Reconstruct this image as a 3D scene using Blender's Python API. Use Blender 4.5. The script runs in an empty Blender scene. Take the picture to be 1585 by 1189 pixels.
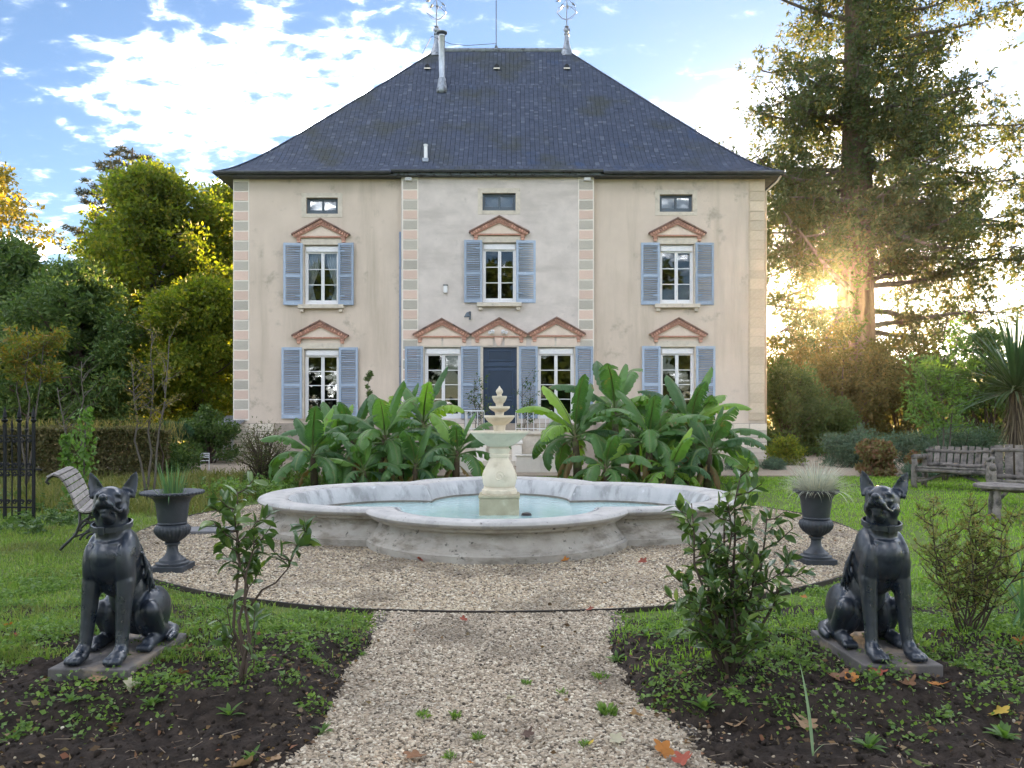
import bpy, bmesh, math, random
import numpy as np
from mathutils import Vector, Matrix, Euler
R = math.radians
SC = bpy.context.scene
COL = SC.collection
# ---------------------------------------------------------------- camera
FP, HY, CX, EYE = 1190.0, 640.0, 792.5, 1.5      # focal length and horizon row of the photograph, eye height in metres
cam = bpy.data.cameras.new('camera'); camo = bpy.data.objects.new('camera', cam); COL.objects.link(camo)
cam.sensor_width = 36; cam.lens = 36 * FP / 1585; cam.shift_y = (HY - 594.5) / 1585
cam.clip_start = .05; cam.clip_end = 2000
camo.location = (0, 0, EYE); camo.rotation_euler = (R(90), 0, 0)
SC.camera = camo
# ---------------------------------------------------------------- light
SUN_AZ, SUN_EL = R(22.3), R(8.05)                # azimuth from +Y towards +X
SD = Vector((math.sin(SUN_AZ) * math.cos(SUN_EL), math.cos(SUN_AZ) * math.cos(SUN_EL), math.sin(SUN_EL)))
sl = bpy.data.lights.new('sun', 'SUN'); so = bpy.data.objects.new('sun', sl); COL.objects.link(so)
sl.energy = 5.0; sl.angle = R(.53); sl.color = (1.0, .64, .28)
so.rotation_euler = SD.to_track_quat('Z', 'Y').to_euler(); so.location = (30, 70, 40)
SC.view_settings.view_transform = 'Standard'; SC.view_settings.look = 'None'
SC.view_settings.exposure = 2.85; SC.view_settings.gamma = 1.0
SC.cycles.use_denoising = True
SC.cycles.max_bounces = 10; SC.cycles.diffuse_bounces = 4; SC.cycles.transparent_max_bounces = 12
SC.cycles.transmission_bounces = 6; SC.cycles.glossy_bounces = 3; SC.cycles.sample_clamp_indirect = 6
w = bpy.data.worlds.new('World'); SC.world = w; w.use_nodes = True
N, L = w.node_tree.nodes, w.node_tree.links
N.clear()
def wn(t, **k):
    n = N.new(t)
    for a, v in k.items(): setattr(n, a, v)
    return n
def wm(op, a, b=None, c=None, clamp=False):
    n = N.new('ShaderNodeMath'); n.operation = op; n.use_clamp = clamp
    for i, v in enumerate((a, b, c)):
        if v is None: continue
        if isinstance(v, (int, float)): n.inputs[i].default_value = v
        else: L.new(v, n.inputs[i])
    return n.outputs[0]
def wramp(f, lo, hi):
    n = N.new('ShaderNodeMapRange'); n.interpolation_type = 'SMOOTHSTEP'
    L.new(f, n.inputs[0]); n.inputs[1].default_value = lo; n.inputs[2].default_value = hi
    return n.outputs[0]
sky = wn('ShaderNodeTexSky', sky_type='NISHITA', sun_disc=False, sun_elevation=SUN_EL, sun_rotation=SUN_AZ, air_density=1.0, dust_density=.12, ozone_density=1.6)
tc = wn('ShaderNodeTexCoord'); sx = wn('ShaderNodeSeparateXYZ'); L.new(tc.outputs['Generated'], sx.inputs[0])
zz = wm('MAXIMUM', sx.outputs[2], 0.0); den = wm('ADD', zz, .22)
cx_ = wn('ShaderNodeCombineXYZ'); L.new(wm('DIVIDE', sx.outputs[0], den), cx_.inputs[0]); L.new(wm('DIVIDE', sx.outputs[1], den), cx_.inputs[1])
def wnoise(sc, det, rgh, off, dist=0):
    mp = wn('ShaderNodeMapping'); L.new(cx_.outputs[0], mp.inputs[0]); mp.inputs['Location'].default_value = off
    mp.inputs['Scale'].default_value = (1.0, 1.35, 1)
    n = wn('ShaderNodeTexNoise'); n.inputs['Scale'].default_value = sc; n.inputs['Detail'].default_value = det
    n.inputs['Roughness'].default_value = rgh; n.inputs['Distortion'].default_value = dist; L.new(mp.outputs[0], n.inputs['Vector'])
    return n.outputs[0]
CLOUD_OFF = (6.12, .15, 0)
big = wnoise(1.5, 3, .5, CLOUD_OFF); small = wnoise(13.0, 7, .56, (7, 2, 0), .25)
cover = wramp(big, .40, .66)
puff = wm('ADD', wm('MULTIPLY', small, 1.35), wm('MULTIPLY', cover, .36))
mask = wm('POWER', wramp(puff, .52, 1.44), 5.2)
# bright air round the sun
vd = wn('ShaderNodeVectorMath', operation='DOT_PRODUCT'); L.new(tc.outputs['Generated'], vd.inputs[0]); vd.inputs[1].default_value = SD
sdot = wm('MAXIMUM', vd.outputs['Value'], 0.0)
def wcol(sock, k, tint):
    n = wn('ShaderNodeVectorMath', operation='SCALE'); n.inputs[0].default_value = tint
    if isinstance(k, (int, float)): L.new(sock, n.inputs['Scale']); return n.outputs[0]
    return n.outputs[0]
def vadd(a, b):
    n = wn('ShaderNodeVectorMath', operation='ADD'); L.new(a, n.inputs[0]); L.new(b, n.inputs[1]); return n.outputs[0]
SKY_K, CLOUD_L, AUR = .0405, 10.5, .032
sk = wn('ShaderNodeVectorMath', operation='MULTIPLY'); L.new(sky.outputs[0], sk.inputs[0]); sk.inputs[1].default_value = (SKY_K * .92, SKY_K * .95, SKY_K * 1.14)
aur = vadd(wcol(wm('POWER', sdot, 10), 1, (AUR * .62, AUR * .56, AUR * .5)), wcol(wm('POWER', sdot, 90), 1, (.5, .38, .24)))
base = vadd(sk.outputs[0], aur)
cl = vadd(wcol(wm('ADD', wm('MULTIPLY', small, .5), .75), 1, (CLOUD_L, CLOUD_L, CLOUD_L * 1.02)), aur)
mx = wn('ShaderNodeMix', data_type='RGBA'); L.new(mask, mx.inputs[0]); L.new(base, mx.inputs[6]); L.new(cl, mx.inputs[7])
disc = wramp(vd.outputs['Value'], math.cos(R(1.05)), math.cos(R(.9)))
tot = vadd(mx.outputs[2], wcol(disc, 1, (80, 70, 54)))
bg = wn('ShaderNodeBackground'); L.new(tot, bg.inputs[0]); bg.inputs[1].default_value = 1.0
wo = wn('ShaderNodeOutputWorld'); L.new(bg.outputs[0], wo.inputs[0])
w.cycles.sampling_method = 'MANUAL'; w.cycles.sample_map_resolution = 1024

# ---------------------------------------------------------------- helpers
MW = {}
def tag(o, label=None, cat=None, group=None, kind=None):
    for k, v in (('label', label), ('category', cat), ('group', group), ('kind', kind)):
        if v: o[k] = v
    return o
def thing(name, label, cat, loc=(0, 0, 0), rz=0, group=None):
    o = bpy.data.objects.new(name, None); COL.objects.link(o); o.empty_display_size = .2
    o.location = loc; o.rotation_euler = (0, 0, rz)
    MW[o.name] = Matrix.Translation(loc) @ Matrix.Rotation(rz, 4, 'Z')
    return tag(o, label, cat, group)
def link(name, me, parent=None, world=True, loc=None, rot=None, scale=None):
    o = bpy.data.objects.new(name, me); COL.objects.link(o)
    if parent is not None:
        o.parent = parent
        if world and parent.name in MW: o.matrix_parent_inverse = MW[parent.name].inverted()
    if loc is not None: o.location = loc
    if rot is not None: o.rotation_euler = rot
    if scale is not None: o.scale = scale
    return o
def copy_tree(o, parent=None):
    c = o.copy(); COL.objects.link(c); c.parent = parent
    for ch in list(o.children): copy_tree(ch, c)
    return c
def fast_mesh(name, V, F, mat=None, smooth=False, attrs=None):
    V = np.asarray(V, dtype=np.float32).reshape(-1, 3); F = np.asarray(F, dtype=np.int32); k = F.shape[1]
    me = bpy.data.meshes.new(name)
    me.vertices.add(len(V)); me.vertices.foreach_set('co', V.ravel())
    me.loops.add(F.size); me.loops.foreach_set('vertex_index', F.ravel())
    me.polygons.add(len(F)); me.polygons.foreach_set('loop_start', np.arange(0, F.size, k, dtype=np.int32))
    if smooth: me.polygons.foreach_set('use_smooth', np.ones(len(F), dtype=bool))
    me.update(calc_edges=True)
    for a, v in (attrs or {}).items():
        at = me.attributes.new(a, 'FLOAT', 'POINT'); at.data.foreach_set('value', np.asarray(v, dtype=np.float32))
    if mat: me.materials.append(mat)
    return me
class B:
    """collects shapes and links them as one mesh"""
    def __init__(s): s.v, s.f = [], []
    def add(s, vs, fs):
        o = len(s.v); s.v += [tuple(p) for p in vs]; s.f += [tuple(i + o for i in f) for f in fs]; return s
    def box(s, x0, x1, y0, y1, z0, z1):
        return s.add([(x0, y0, z0), (x1, y0, z0), (x1, y1, z0), (x0, y1, z0), (x0, y0, z1), (x1, y0, z1), (x1, y1, z1), (x0, y1, z1)],
                     [(0, 3, 2, 1), (4, 5, 6, 7), (0, 1, 5, 4), (1, 2, 6, 5), (2, 3, 7, 6), (3, 0, 4, 7)])
    def obox(s, c, size, rot=(0, 0, 0)):
        M_ = Matrix.Translation(c) @ Euler(rot).to_matrix().to_4x4(); a, b, d = [q / 2 for q in size]
        vs = [M_ @ Vector(p) for p in [(-a, -b, -d), (a, -b, -d), (a, b, -d), (-a, b, -d), (-a, -b, d), (a, -b, d), (a, b, d), (-a, b, d)]]
        return s.add(vs, [(0, 3, 2, 1), (4, 5, 6, 7), (0, 1, 5, 4), (1, 2, 6, 5), (2, 3, 7, 6), (3, 0, 4, 7)])
    def tube(s, pts, rad, n=8, cap=True):
        pts = [Vector(p) for p in pts]
        if isinstance(rad, (int, float)): rad = [rad] * len(pts)
        vs, fs = [], []
        up = None
        for i, p in enumerate(pts):
            d = (pts[min(i + 1, len(pts) - 1)] - pts[max(i - 1, 0)]).normalized()
            if up is None:
                up = Vector((0, 0, 1)) if abs(d.z) < .9 else Vector((1, 0, 0))
            a = d.cross(up)
            a = a.normalized() if a.length > 1e-6 else d.orthogonal().normalized()
            b = a.cross(d).normalized(); up = b
            for j in range(n):
                t = 2 * math.pi * j / n; vs.append(p + (a * math.cos(t) + b * math.sin(t)) * rad[i])
        for i in range(len(pts) - 1):
            for j in range(n):
                k = (j + 1) % n; fs.append((i * n + j, i * n + k, (i + 1) * n + k, (i + 1) * n + j))
        if cap:
            fs.append(tuple(reversed(range(n)))); fs.append(tuple(range((len(pts) - 1) * n, len(pts) * n)))
        return s.add(vs, fs)
    def lathe(s, prof, n=24, c=(0, 0, 0), sq=None, flute=None):
        vs, fs = [], []
        for (r, z) in prof:
            for j in range(n):
                t = 2 * math.pi * j / n; q = r
                if flute and flute[0] <= z <= flute[1]:
                    u = (z - flute[0]) / (flute[1] - flute[0]); q = r * (1 + flute[3] * math.sin(math.pi * u) * (abs(math.cos(t * flute[2] / 2)) - .5))
                vs.append((c[0] + q * math.cos(t), c[1] + q * math.sin(t), c[2] + z))
        m = len(prof)
        for i in range(m - 1):
            for j in range(n):
                k = (j + 1) % n; fs.append((i * n + j, i * n + k, (i + 1) * n + k, (i + 1) * n + j))
        fs.append(tuple(reversed(range(n)))); fs.append(tuple(range((m - 1) * n, m * n)))
        return s.add(vs, fs)
    def prism(s, poly, y0, y1):
        n = len(poly); vs = [(x, y0, z) for x, z in poly] + [(x, y1, z) for x, z in poly]
        fs = [tuple(range(n)), tuple(reversed(range(n, 2 * n)))] + [(i, i + n, (i + 1) % n + n, (i + 1) % n) for i in range(n)]
        return s.add(vs, fs)
    def slab(s, poly, z0, z1):
        n = len(poly); vs = [(x, y, z0) for x, y in poly] + [(x, y, z1) for x, y in poly]
        fs = [tuple(reversed(range(n))), tuple(range(n, 2 * n))] + [(i, (i + 1) % n, (i + 1) % n + n, i + n) for i in range(n)]
        return s.add(vs, fs)
    def ell(s, c, r, rot=(0, 0, 0), nu=16, nv=10):
        M_ = Matrix.Translation(c) @ Euler(rot).to_matrix().to_4x4(); vs, fs = [], []
        vs.append(M_ @ Vector((0, 0, -r[2])))
        for i in range(1, nv):
            ph = math.pi * i / nv - math.pi / 2
            for j in range(nu):
                t = 2 * math.pi * j / nu
                vs.append(M_ @ Vector((r[0] * math.cos(ph) * math.cos(t), r[1] * math.cos(ph) * math.sin(t), r[2] * math.sin(ph))))
        vs.append(M_ @ Vector((0, 0, r[2])))
        for j in range(nu): fs.append((0, 1 + (j + 1) % nu, 1 + j))
        for i in range(nv - 2):
            for j in range(nu):
                a = 1 + i * nu + j; b = 1 + i * nu + (j + 1) % nu; fs.append((a, b, b + nu, a + nu))
        t0 = 1 + (nv - 2) * nu; top = len(vs) - 1
        for j in range(nu): fs.append((t0 + j, t0 + (j + 1) % nu, top))
        return s.add(vs, fs)
    def mesh(s, name, mat, smooth=False):
        me = bpy.data.meshes.new(name); me.from_pydata(s.v, [], s.f); me.update()
        bm = bmesh.new(); bm.from_mesh(me); bmesh.ops.recalc_face_normals(bm, faces=bm.faces); bm.to_mesh(me); bm.free()
        if mat: me.materials.append(mat)
        if smooth:
            me.polygons.foreach_set('use_smooth', np.ones(len(me.polygons), dtype=bool))
        return me
    def build(s, name, mat, parent=None, smooth=False, world=True, bevel=0, seg=2, auto=None, **k):
        me = s.mesh(name, mat, smooth or bool(auto))
        o = link(name, me, parent, world, **k)
        if auto: me.set_sharp_from_angle(angle=R(auto))
        if bevel:
            m = o.modifiers.new('bevel', 'BEVEL'); m.width = bevel; m.segments = seg; m.limit_method = 'ANGLE'; m.angle_limit = R(40)
        return o
def G(px, py, z=0):
    """where the line of sight through a pixel of the photograph meets the level z"""
    y = FP * (EYE - z) / (py - HY); return Vector(((px - CX) / FP * y, y, z))
def P(px, py, y): return Vector(((px - CX) / FP * y, y, EYE - (py - HY) / FP * y))
# value noise
class VN:
    def __init__(s, seed, n=256): s.t = np.random.RandomState(seed).rand(n, n); s.n = n
    def at(s, x, y):
        xi, yi = np.floor(x).astype(int), np.floor(y).astype(int); fx, fy = x - xi, y - yi
        fx, fy = fx * fx * (3 - 2 * fx), fy * fy * (3 - 2 * fy); n = s.n; t = s.t
        a, b = t[xi % n, yi % n], t[(xi + 1) % n, yi % n]; c, d = t[xi % n, (yi + 1) % n], t[(xi + 1) % n, (yi + 1) % n]
        return (a * (1 - fx) + b * fx) * (1 - fy) + (c * (1 - fx) + d * fx) * fy - .5
    def fbm(s, x, y, f=1, o=4, g=.5):
        x, y = np.asarray(x, float), np.asarray(y, float); r = 0; a = 1
        for i in range(o): r = r + a * s.at(x * f + 17.3 * i, y * f - 9.1 * i); f *= 2.03; a *= g
        return r
VNO = VN(5)
def sstep(a, b, x):
    t = np.clip((np.asarray(x, float) - a) / (b - a), 0, 1); return t * t * (3 - 2 * t)
# ---------------------------------------------------------------- materials
def nodes(name):
    m = bpy.data.materials.new(name); m.use_nodes = True; t = m.node_tree; t.nodes.clear()
    out = t.nodes.new('ShaderNodeOutputMaterial'); return m, t, out
def ramp(t, fac, stops):
    r = t.nodes.new('ShaderNodeValToRGB'); t.links.new(fac, r.inputs[0]); e = r.color_ramp.elements
    while len(e) < len(stops): e.new(.5)
    for i, (p, c) in enumerate(stops): e[i].position = p; e[i].color = (*c, 1)
    return r.outputs[0]
def noise(t, sc, det=5, rgh=.55, stretch=None, coord='Object', dist=0, loc=None):
    c = t.nodes.new('ShaderNodeTexCoord'); v = c.outputs[coord]
    if stretch or loc:
        mp = t.nodes.new('ShaderNodeMapping'); t.links.new(v, mp.inputs[0]); v = mp.outputs[0]
        if stretch: mp.inputs['Scale'].default_value = stretch
        if loc: mp.inputs['Location'].default_value = loc
    n = t.nodes.new('ShaderNodeTexNoise'); t.links.new(v, n.inputs['Vector'])
    n.inputs['Scale'].default_value = sc; n.inputs['Detail'].default_value = det; n.inputs['Roughness'].default_value = rgh
    n.inputs['Distortion'].default_value = dist
    return n.outputs[0]
def mixc(t, fac, a, b, mode='MIX'):
    n = t.nodes.new('ShaderNodeMix'); n.data_type = 'RGBA'; n.blend_type = mode
    for i, v in ((0, fac), (6, a), (7, b)):
        if isinstance(v, (int, float)): n.inputs[i].default_value = v
        elif isinstance(v, tuple): n.inputs[i].default_value = (*v, 1)
        else: t.links.new(v, n.inputs[i])
    return n.outputs[2]
def maprange(t, f, lo, hi, a=0, b=1):
    n = t.nodes.new('ShaderNodeMapRange'); n.interpolation_type = 'SMOOTHSTEP'; t.links.new(f, n.inputs[0])
    for i, v in enumerate((lo, hi, a, b)): n.inputs[i + 1].default_value = v
    return n.outputs[0]
def mul(t, a, b):
    n = t.nodes.new('ShaderNodeMath'); n.operation = 'MULTIPLY'
    for i, v in enumerate((a, b)):
        if isinstance(v, (int, float)): n.inputs[i].default_value = v
        else: t.links.new(v, n.inputs[i])
    return n.outputs[0]
def randout(t, which):
    if which == 'island': return t.nodes.new('ShaderNodeNewGeometry').outputs['Random Per Island']
    return t.nodes.new('ShaderNodeObjectInfo').outputs['Random']
def mat(name, c1, c2=None, rough=.75, scale=5, bump=0, bscale=40, metal=0, spec=.4, rnd=None, ramt=.25, stretch=None,
        stain=None, sscale=1.5, slo=.5, shi=.7, sstretch=None, stain2=None, s2scale=4, s2lo=.55, s2hi=.7, bstretch=None, coat=0, bdist=.01, det=6):
    m, t, out = nodes(name); p = t.nodes.new('ShaderNodeBsdfPrincipled'); t.links.new(p.outputs[0], out.inputs[0])
    c2 = c2 or tuple(x * .75 for x in c1)
    col = ramp(t, noise(t, scale, det, .6, stretch), [(.3, c2), (.7, c1)])
    if stain: col = mixc(t, maprange(t, noise(t, sscale, 6, .62, sstretch), slo, shi), col, stain)
    if stain2: col = mixc(t, maprange(t, noise(t, s2scale, 6, .65, None, loc=(5, 3, 8)), s2lo, s2hi), col, stain2)
    if rnd:
        v = maprange(t, randout(t, rnd), 0, 1, 1 - ramt, 1 + ramt)
        h = t.nodes.new('ShaderNodeHueSaturation'); t.links.new(col, h.inputs['Color']); t.links.new(v, h.inputs['Value']); col = h.outputs[0]
    t.links.new(col, p.inputs['Base Color'])
    p.inputs['Roughness'].default_value = rough; p.inputs['Metallic'].default_value = metal; p.inputs['Specular IOR Level'].default_value = spec
    p.inputs['Coat Weight'].default_value = coat
    if bump:
        b = t.nodes.new('ShaderNodeBump'); b.inputs['Strength'].default_value = bump; b.inputs['Distance'].default_value = bdist
        t.links.new(noise(t, bscale, 6, .6, bstretch), b.inputs['Height']); t.links.new(b.outputs[0], p.inputs['Normal'])
    return m
def leafmat(name, cols, trans=.4, rough=.5, spec=.35, rnd='island', tw=1.25, warm=(1.0, 1.05, .55), patch=None):
    m, t, out = nodes(name); p = t.nodes.new('ShaderNodeBsdfPrincipled')
    n = len(cols); col = ramp(t, randout(t, rnd), [(i / max(n - 1, 1), c) for i, c in enumerate(cols)])
    if patch: col = mixc(t, maprange(t, noise(t, patch[1], 5, .6), .48, .72), col, patch[0])
    t.links.new(col, p.inputs['Base Color']); p.inputs['Roughness'].default_value = rough; p.inputs['Specular IOR Level'].default_value = spec
    tr = t.nodes.new('ShaderNodeBsdfTranslucent')
    t.links.new(mixc(t, 1.0, col, tuple(tw * x for x in warm), 'MULTIPLY'), tr.inputs[0])
    mx = t.nodes.new('ShaderNodeMixShader'); mx.inputs[0].default_value = trans
    t.links.new(p.outputs[0], mx.inputs[1]); t.links.new(tr.outputs[0], mx.inputs[2]); t.links.new(mx.outputs[0], out.inputs[0])
    return m
def leaf_quads(C, A, size, asp, rs, fold=.25, wvar=.25):
    """one diamond leaf at each centre, axis A; returns vertices and quads"""
    n = len(C); C = np.asarray(C, float); A = A / (np.linalg.norm(A, axis=1, keepdims=True) + 1e-9)
    Rv = rs.normal(size=(n, 3)); Nn = np.cross(A, Rv); Nn /= (np.linalg.norm(Nn, axis=1, keepdims=True) + 1e-9); S = np.cross(Nn, A)
    l = (np.asarray(size) * (1 + wvar * rs.normal(size=n).clip(-1.5, 1.5)))[:, None] * .5; wd = l * asp
    k = l * .1
    V = np.stack([C - A * l, C - A * k + S * wd + Nn * wd * fold, C + A * l, C - A * k - S * wd + Nn * wd * fold], 1)
    return V.reshape(-1, 3), np.arange(n * 4).reshape(-1, 4)
def unit(rs, n):
    v = rs.normal(size=(n, 3)); return v / np.linalg.norm(v, axis=1, keepdims=True)
# ================================================================ GROUND
FC = Vector((-.17, 10.4, 0))          # middle of the fountain
RC = 4.6                              # gravel circle
def path_l(y): return -.90 - .03 * np.sin(y * 3.1) - .05 * sstep(3.9, 3.2, y) + .04 * VNO.fbm(y * 0 + 3.3, y, 4, 3)
def path_r(y): return .66 + .04 * np.sin(y * 2.3) + .14 * sstep(4.0, 3.2, y) + .05 * VNO.fbm(y * 0 + 8.1, y, 4, 3)
def bed_h(x, y, side):
    x, y = np.asarray(x, float), np.asarray(y, float)
    e = (path_l(y) - x) if side < 0 else (x - path_r(y))
    fr = y - (3.62 + .12 * VNO.fbm(x, y * 0 + side * 7, 2.2, 3))
    top = sstep(-.02, .26, e) * (1 - .8 * sstep(4.7, 5.5, y))
    lump = VNO.fbm(x + 31, y, 5, 5, .55) * .055 + VNO.fbm(x, y + 11, 26, 3, .6) * .024
    h = -.06 + .065 * sstep(-.1, .05, e) + .10 * top * sstep(-.02, .28, fr) + lump * (.35 + .65 * sstep(-.05, .2, e)) * (1 - .7 * sstep(4.6, 5.3, y))
    h = h - .12 * sstep(-.0, -.25, e)
    d = np.hypot(x - FC.x, y - FC.y)
    h = h - .2 * sstep(RC + .25, RC + .02, d)              # stays under the gravel circle
    far = sstep(5.0, 5.9, y) + sstep(3.3, 4.6, abs(x)) * sstep(4.2, 5.2, y)
    return h - .05 * np.clip(far, 0, 1) - .03 * sstep(6.0, 7.5, abs(x))
def ground_z(x, y):
    x, y = np.asarray(x, float), np.asarray(y, float)
    return np.maximum(np.where(x < -.1, bed_h(x, y, -1), bed_h(x, y, 1)), -.03) * (y < 6.2) + -.03 * (y >= 6.2)

M_soil = mat('soil', (.056, .042, .033), (.013, .0105, .009), rough=.95, scale=14, bump=.9, bscale=45, spec=.15, bdist=.02,
             stain=(.055, .045, .038), sscale=30, slo=.58, shi=.72)
M_lawnbase = mat('lawn_earth', (.115, .175, .038), (.08, .095, .035), rough=.95, scale=1.7, bump=.4, bscale=60, spec=.1, stain=(.11, .10, .04), sscale=.35, slo=.55, shi=.75)
M_gravbase = mat('gravel_base', (.30, .245, .19), (.07, .055, .042), rough=.9, scale=70, bump=1.0, bscale=75, spec=.2, bdist=.02, det=2, stain=(.36, .30, .24), sscale=2, slo=.4, shi=.7)
M_pathbase = mat('path_gravel_base', (.22, .19, .16), (.045, .038, .03), rough=.9, scale=70, bump=1.0, bscale=75, spec=.2, bdist=.02, det=2)
M_drive = mat('drive_gravel', (.40, .33, .25), (.24, .19, .14), rough=.9, scale=30, bump=.6, bscale=90, spec=.2, stain=(.30, .25, .19), sscale=.6)
M_edge = mat('edging_metal', (.022, .02, .019), (.05, .035, .025), rough=.6, scale=6, spec=.4)

b = B(); S = 450
b.add([(-S, -S, -.03), (S, -S, -.03), (S, S, -.03), (-S, S, -.03)], [(0, 1, 2, 3)])
tag(b.build('lawn', M_lawnbase), kind='structure')
b = B(); n = 120
b.add([(FC.x + RC * math.cos(2 * math.pi * i / n), FC.y + RC * math.sin(2 * math.pi * i / n), 0) for i in range(n)], [tuple(range(n))])
tag(b.build('gravel_circle', M_gravbase), kind='structure')
ys = np.linspace(-3, 6.0, 60); vs = []; fs = []
for i, y in enumerate(ys): vs += [(float(path_l(y)) - .12, y, -.004), (float(path_r(y)) + .12, y, -.004)]
for i in range(len(ys) - 1): fs.append((2 * i, 2 * i + 1, 2 * i + 3, 2 * i + 2))
# the far end of the path tucks under the circle
vs = [(x, y, z if math.hypot(x - FC.x, y - FC.y) > RC + .02 else -.008) for x, y, z in vs]
b = B(); b.add(vs, fs); tag(b.build('gravel_path', M_pathbase), kind='structure')
b = B(); b.box(-34, 40, 18.6, 40, -.028, -.003); tag(b.build('gravel_drive', M_drive), kind='structure')
# edging strip round the circle
b = B(); n = 180; q = []
for i in range(n):
    t = 2 * math.pi * i / n; wob = .012 * math.sin(5 * t) + .006 * math.sin(23 * t)
    for rr, z in ((RC + wob + .012, -.05), (RC + wob + .012, .010 + .004 * math.sin(11 * t)), (RC + wob + .026, .010 + .004 * math.sin(11 * t)), (RC + wob + .026, -.05)):
        q.append((FC.x + rr * math.cos(t), FC.y + rr * math.sin(t), z))
b.add(q, [(i * 4 + k, ((i + 1) % n) * 4 + k, ((i + 1) % n) * 4 + k + 1, i * 4 + k + 1) for i in range(n) for k in range(3)])
tag(b.build('lawn_edging', M_edge), 'thin dark metal edging strip curving round the pale gravel circle', 'edging')
def bed(name, side, x0, x1):
    nx, ny = int(abs(x1 - x0) / .021), int(3.9 / .021)
    xs, ys = np.meshgrid(np.linspace(x0, x1, nx), np.linspace(2.2, 6.1, ny))
    V = np.stack([xs, ys, bed_h(xs, ys, side)], -1).reshape(-1, 3)
    i = np.arange(nx * ny).reshape(ny, nx)
    F = np.stack([i[:-1, :-1], i[:-1, 1:], i[1:, 1:], i[1:, :-1]], -1).reshape(-1, 4)
    return tag(link(name, fast_mesh(name, V, F, M_soil, True)), kind='structure')
bed('soil_bed', -1, -4.6, -.55); bed('soil_bed', 1, .35, 4.6)

# ---------------------------------------------------------------- scattered stones through geometry nodes
def scatter(name, pts, rot, scl, m, sub=2):
    me = bpy.data.meshes.new(name); n = len(pts)
    me.vertices.add(n); me.vertices.foreach_set('co', np.asarray(pts, np.float32).ravel())
    for a, v in (('rot', rot), ('scl', scl)):
        at = me.attributes.new(a, 'FLOAT_VECTOR', 'POINT'); at.data.foreach_set('vector', np.asarray(v, np.float32).ravel())
    me.materials.append(m)
    o = link(name, me); g = bpy.data.node_groups.new(name, 'GeometryNodeTree')
    g.interface.new_socket('Geometry', in_out='INPUT', socket_type='NodeSocketGeometry')
    g.interface.new_socket('Geometry', in_out='OUTPUT', socket_type='NodeSocketGeometry')
    gi, go = g.nodes.new('NodeGroupInput'), g.nodes.new('NodeGroupOutput')
    ip = g.nodes.new('GeometryNodeInstanceOnPoints'); ico = g.nodes.new('GeometryNodeMeshIcoSphere'); ico.inputs['Radius'].default_value = 1; ico.inputs['Subdivisions'].default_value = sub
    sp = g.nodes.new('GeometryNodeSetPosition'); nz = g.nodes.new('ShaderNodeTexNoise'); nz.inputs['Scale'].default_value = .9; nz.inputs['Detail'].default_value = 1
    vm = g.nodes.new('ShaderNodeVectorMath'); vm.operation = 'SUBTRACT'; vm.inputs[1].default_value = (.5, .5, .5)
    vm2 = g.nodes.new('ShaderNodeVectorMath'); vm2.operation = 'SCALE'; vm2.inputs['Scale'].default_value = .9
    sm = g.nodes.new('GeometryNodeSetMaterial'); sm.inputs['Material'].default_value = m
    ss = g.nodes.new('GeometryNodeSetShadeSmooth')
    l = g.links.new
    l(nz.outputs['Color'], vm.inputs[0]); l(vm.outputs[0], vm2.inputs[0]); l(vm2.outputs[0], sp.inputs['Offset'])
    l(ico.outputs[0], sp.inputs['Geometry']); l(sp.outputs[0], ss.inputs[0]); l(ss.outputs[0], sm.inputs[0]); l(sm.outputs[0], ip.inputs['Instance']); l(gi.outputs[0], ip.inputs['Points'])
    for a, s in (('rot', 'Rotation'), ('scl', 'Scale')):
        na = g.nodes.new('GeometryNodeInputNamedAttribute'); na.data_type = 'FLOAT_VECTOR'; na.inputs[0].default_value = a
        l(na.outputs[0], ip.inputs[s])
    l(ip.outputs[0], go.inputs[0])
    md = o.modifiers.new('scatter', 'NODES'); md.node_group = g
    return o
def pebmat(name, cols, rough=.75):
    m, t, out = nodes(name); p = t.nodes.new('ShaderNodeBsdfPrincipled'); t.links.new(p.outputs[0], out.inputs[0])
    n = len(cols); col = ramp(t, randout(t, 'object'), [(i / (n - 1), c) for i, c in enumerate(cols)])
    oi = t.nodes.new('ShaderNodeObjectInfo'); nz = t.nodes.new('ShaderNodeTexNoise'); nz.inputs['Scale'].default_value = 1.3; nz.inputs['Detail'].default_value = 5; t.links.new(oi.outputs['Location'], nz.inputs['Vector'])
    col = mixc(t, maprange(t, nz.outputs[0], .46, .70, 0, .55), col, (.10, .078, .056))          # dirtier stretches
    t.links.new(col, p.inputs['Base Color'])
    p.inputs['Roughness'].default_value = rough; p.inputs['Specular IOR Level'].default_value = .3
    return m
M_peb = pebmat('gravel_stones', [(.055, .042, .028), (.33, .255, .165), (.51, .425, .295), (.35, .27, .175), (.63, .565, .44), (.24, .195, .135), (.49, .395, .275)])
M_peb2 = pebmat('path_stones', [(.045, .036, .025), (.24, .185, .125), (.43, .36, .26), (.16, .125, .088), (.60, .53, .41), (.30, .23, .155), (.36, .30, .225)])
rs = np.random.RandomState(3)
def peb(n, gen, lo, hi, zbase):
    p = gen(n); s = rs.uniform(lo, hi, (len(p), 1)) * np.stack([rs.uniform(.8, 1.4, len(p)), rs.uniform(.65, 1, len(p)), rs.uniform(.4, .7, len(p))], 1)
    r = np.stack([rs.normal(0, .25, len(p)), rs.normal(0, .25, len(p)), rs.uniform(0, 6.28, len(p))], 1)
    z = zbase + s[:, 2] * rs.uniform(-.1, .7, len(p))
    return np.concatenate([p, z[:, None]], 1), r, s
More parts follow.
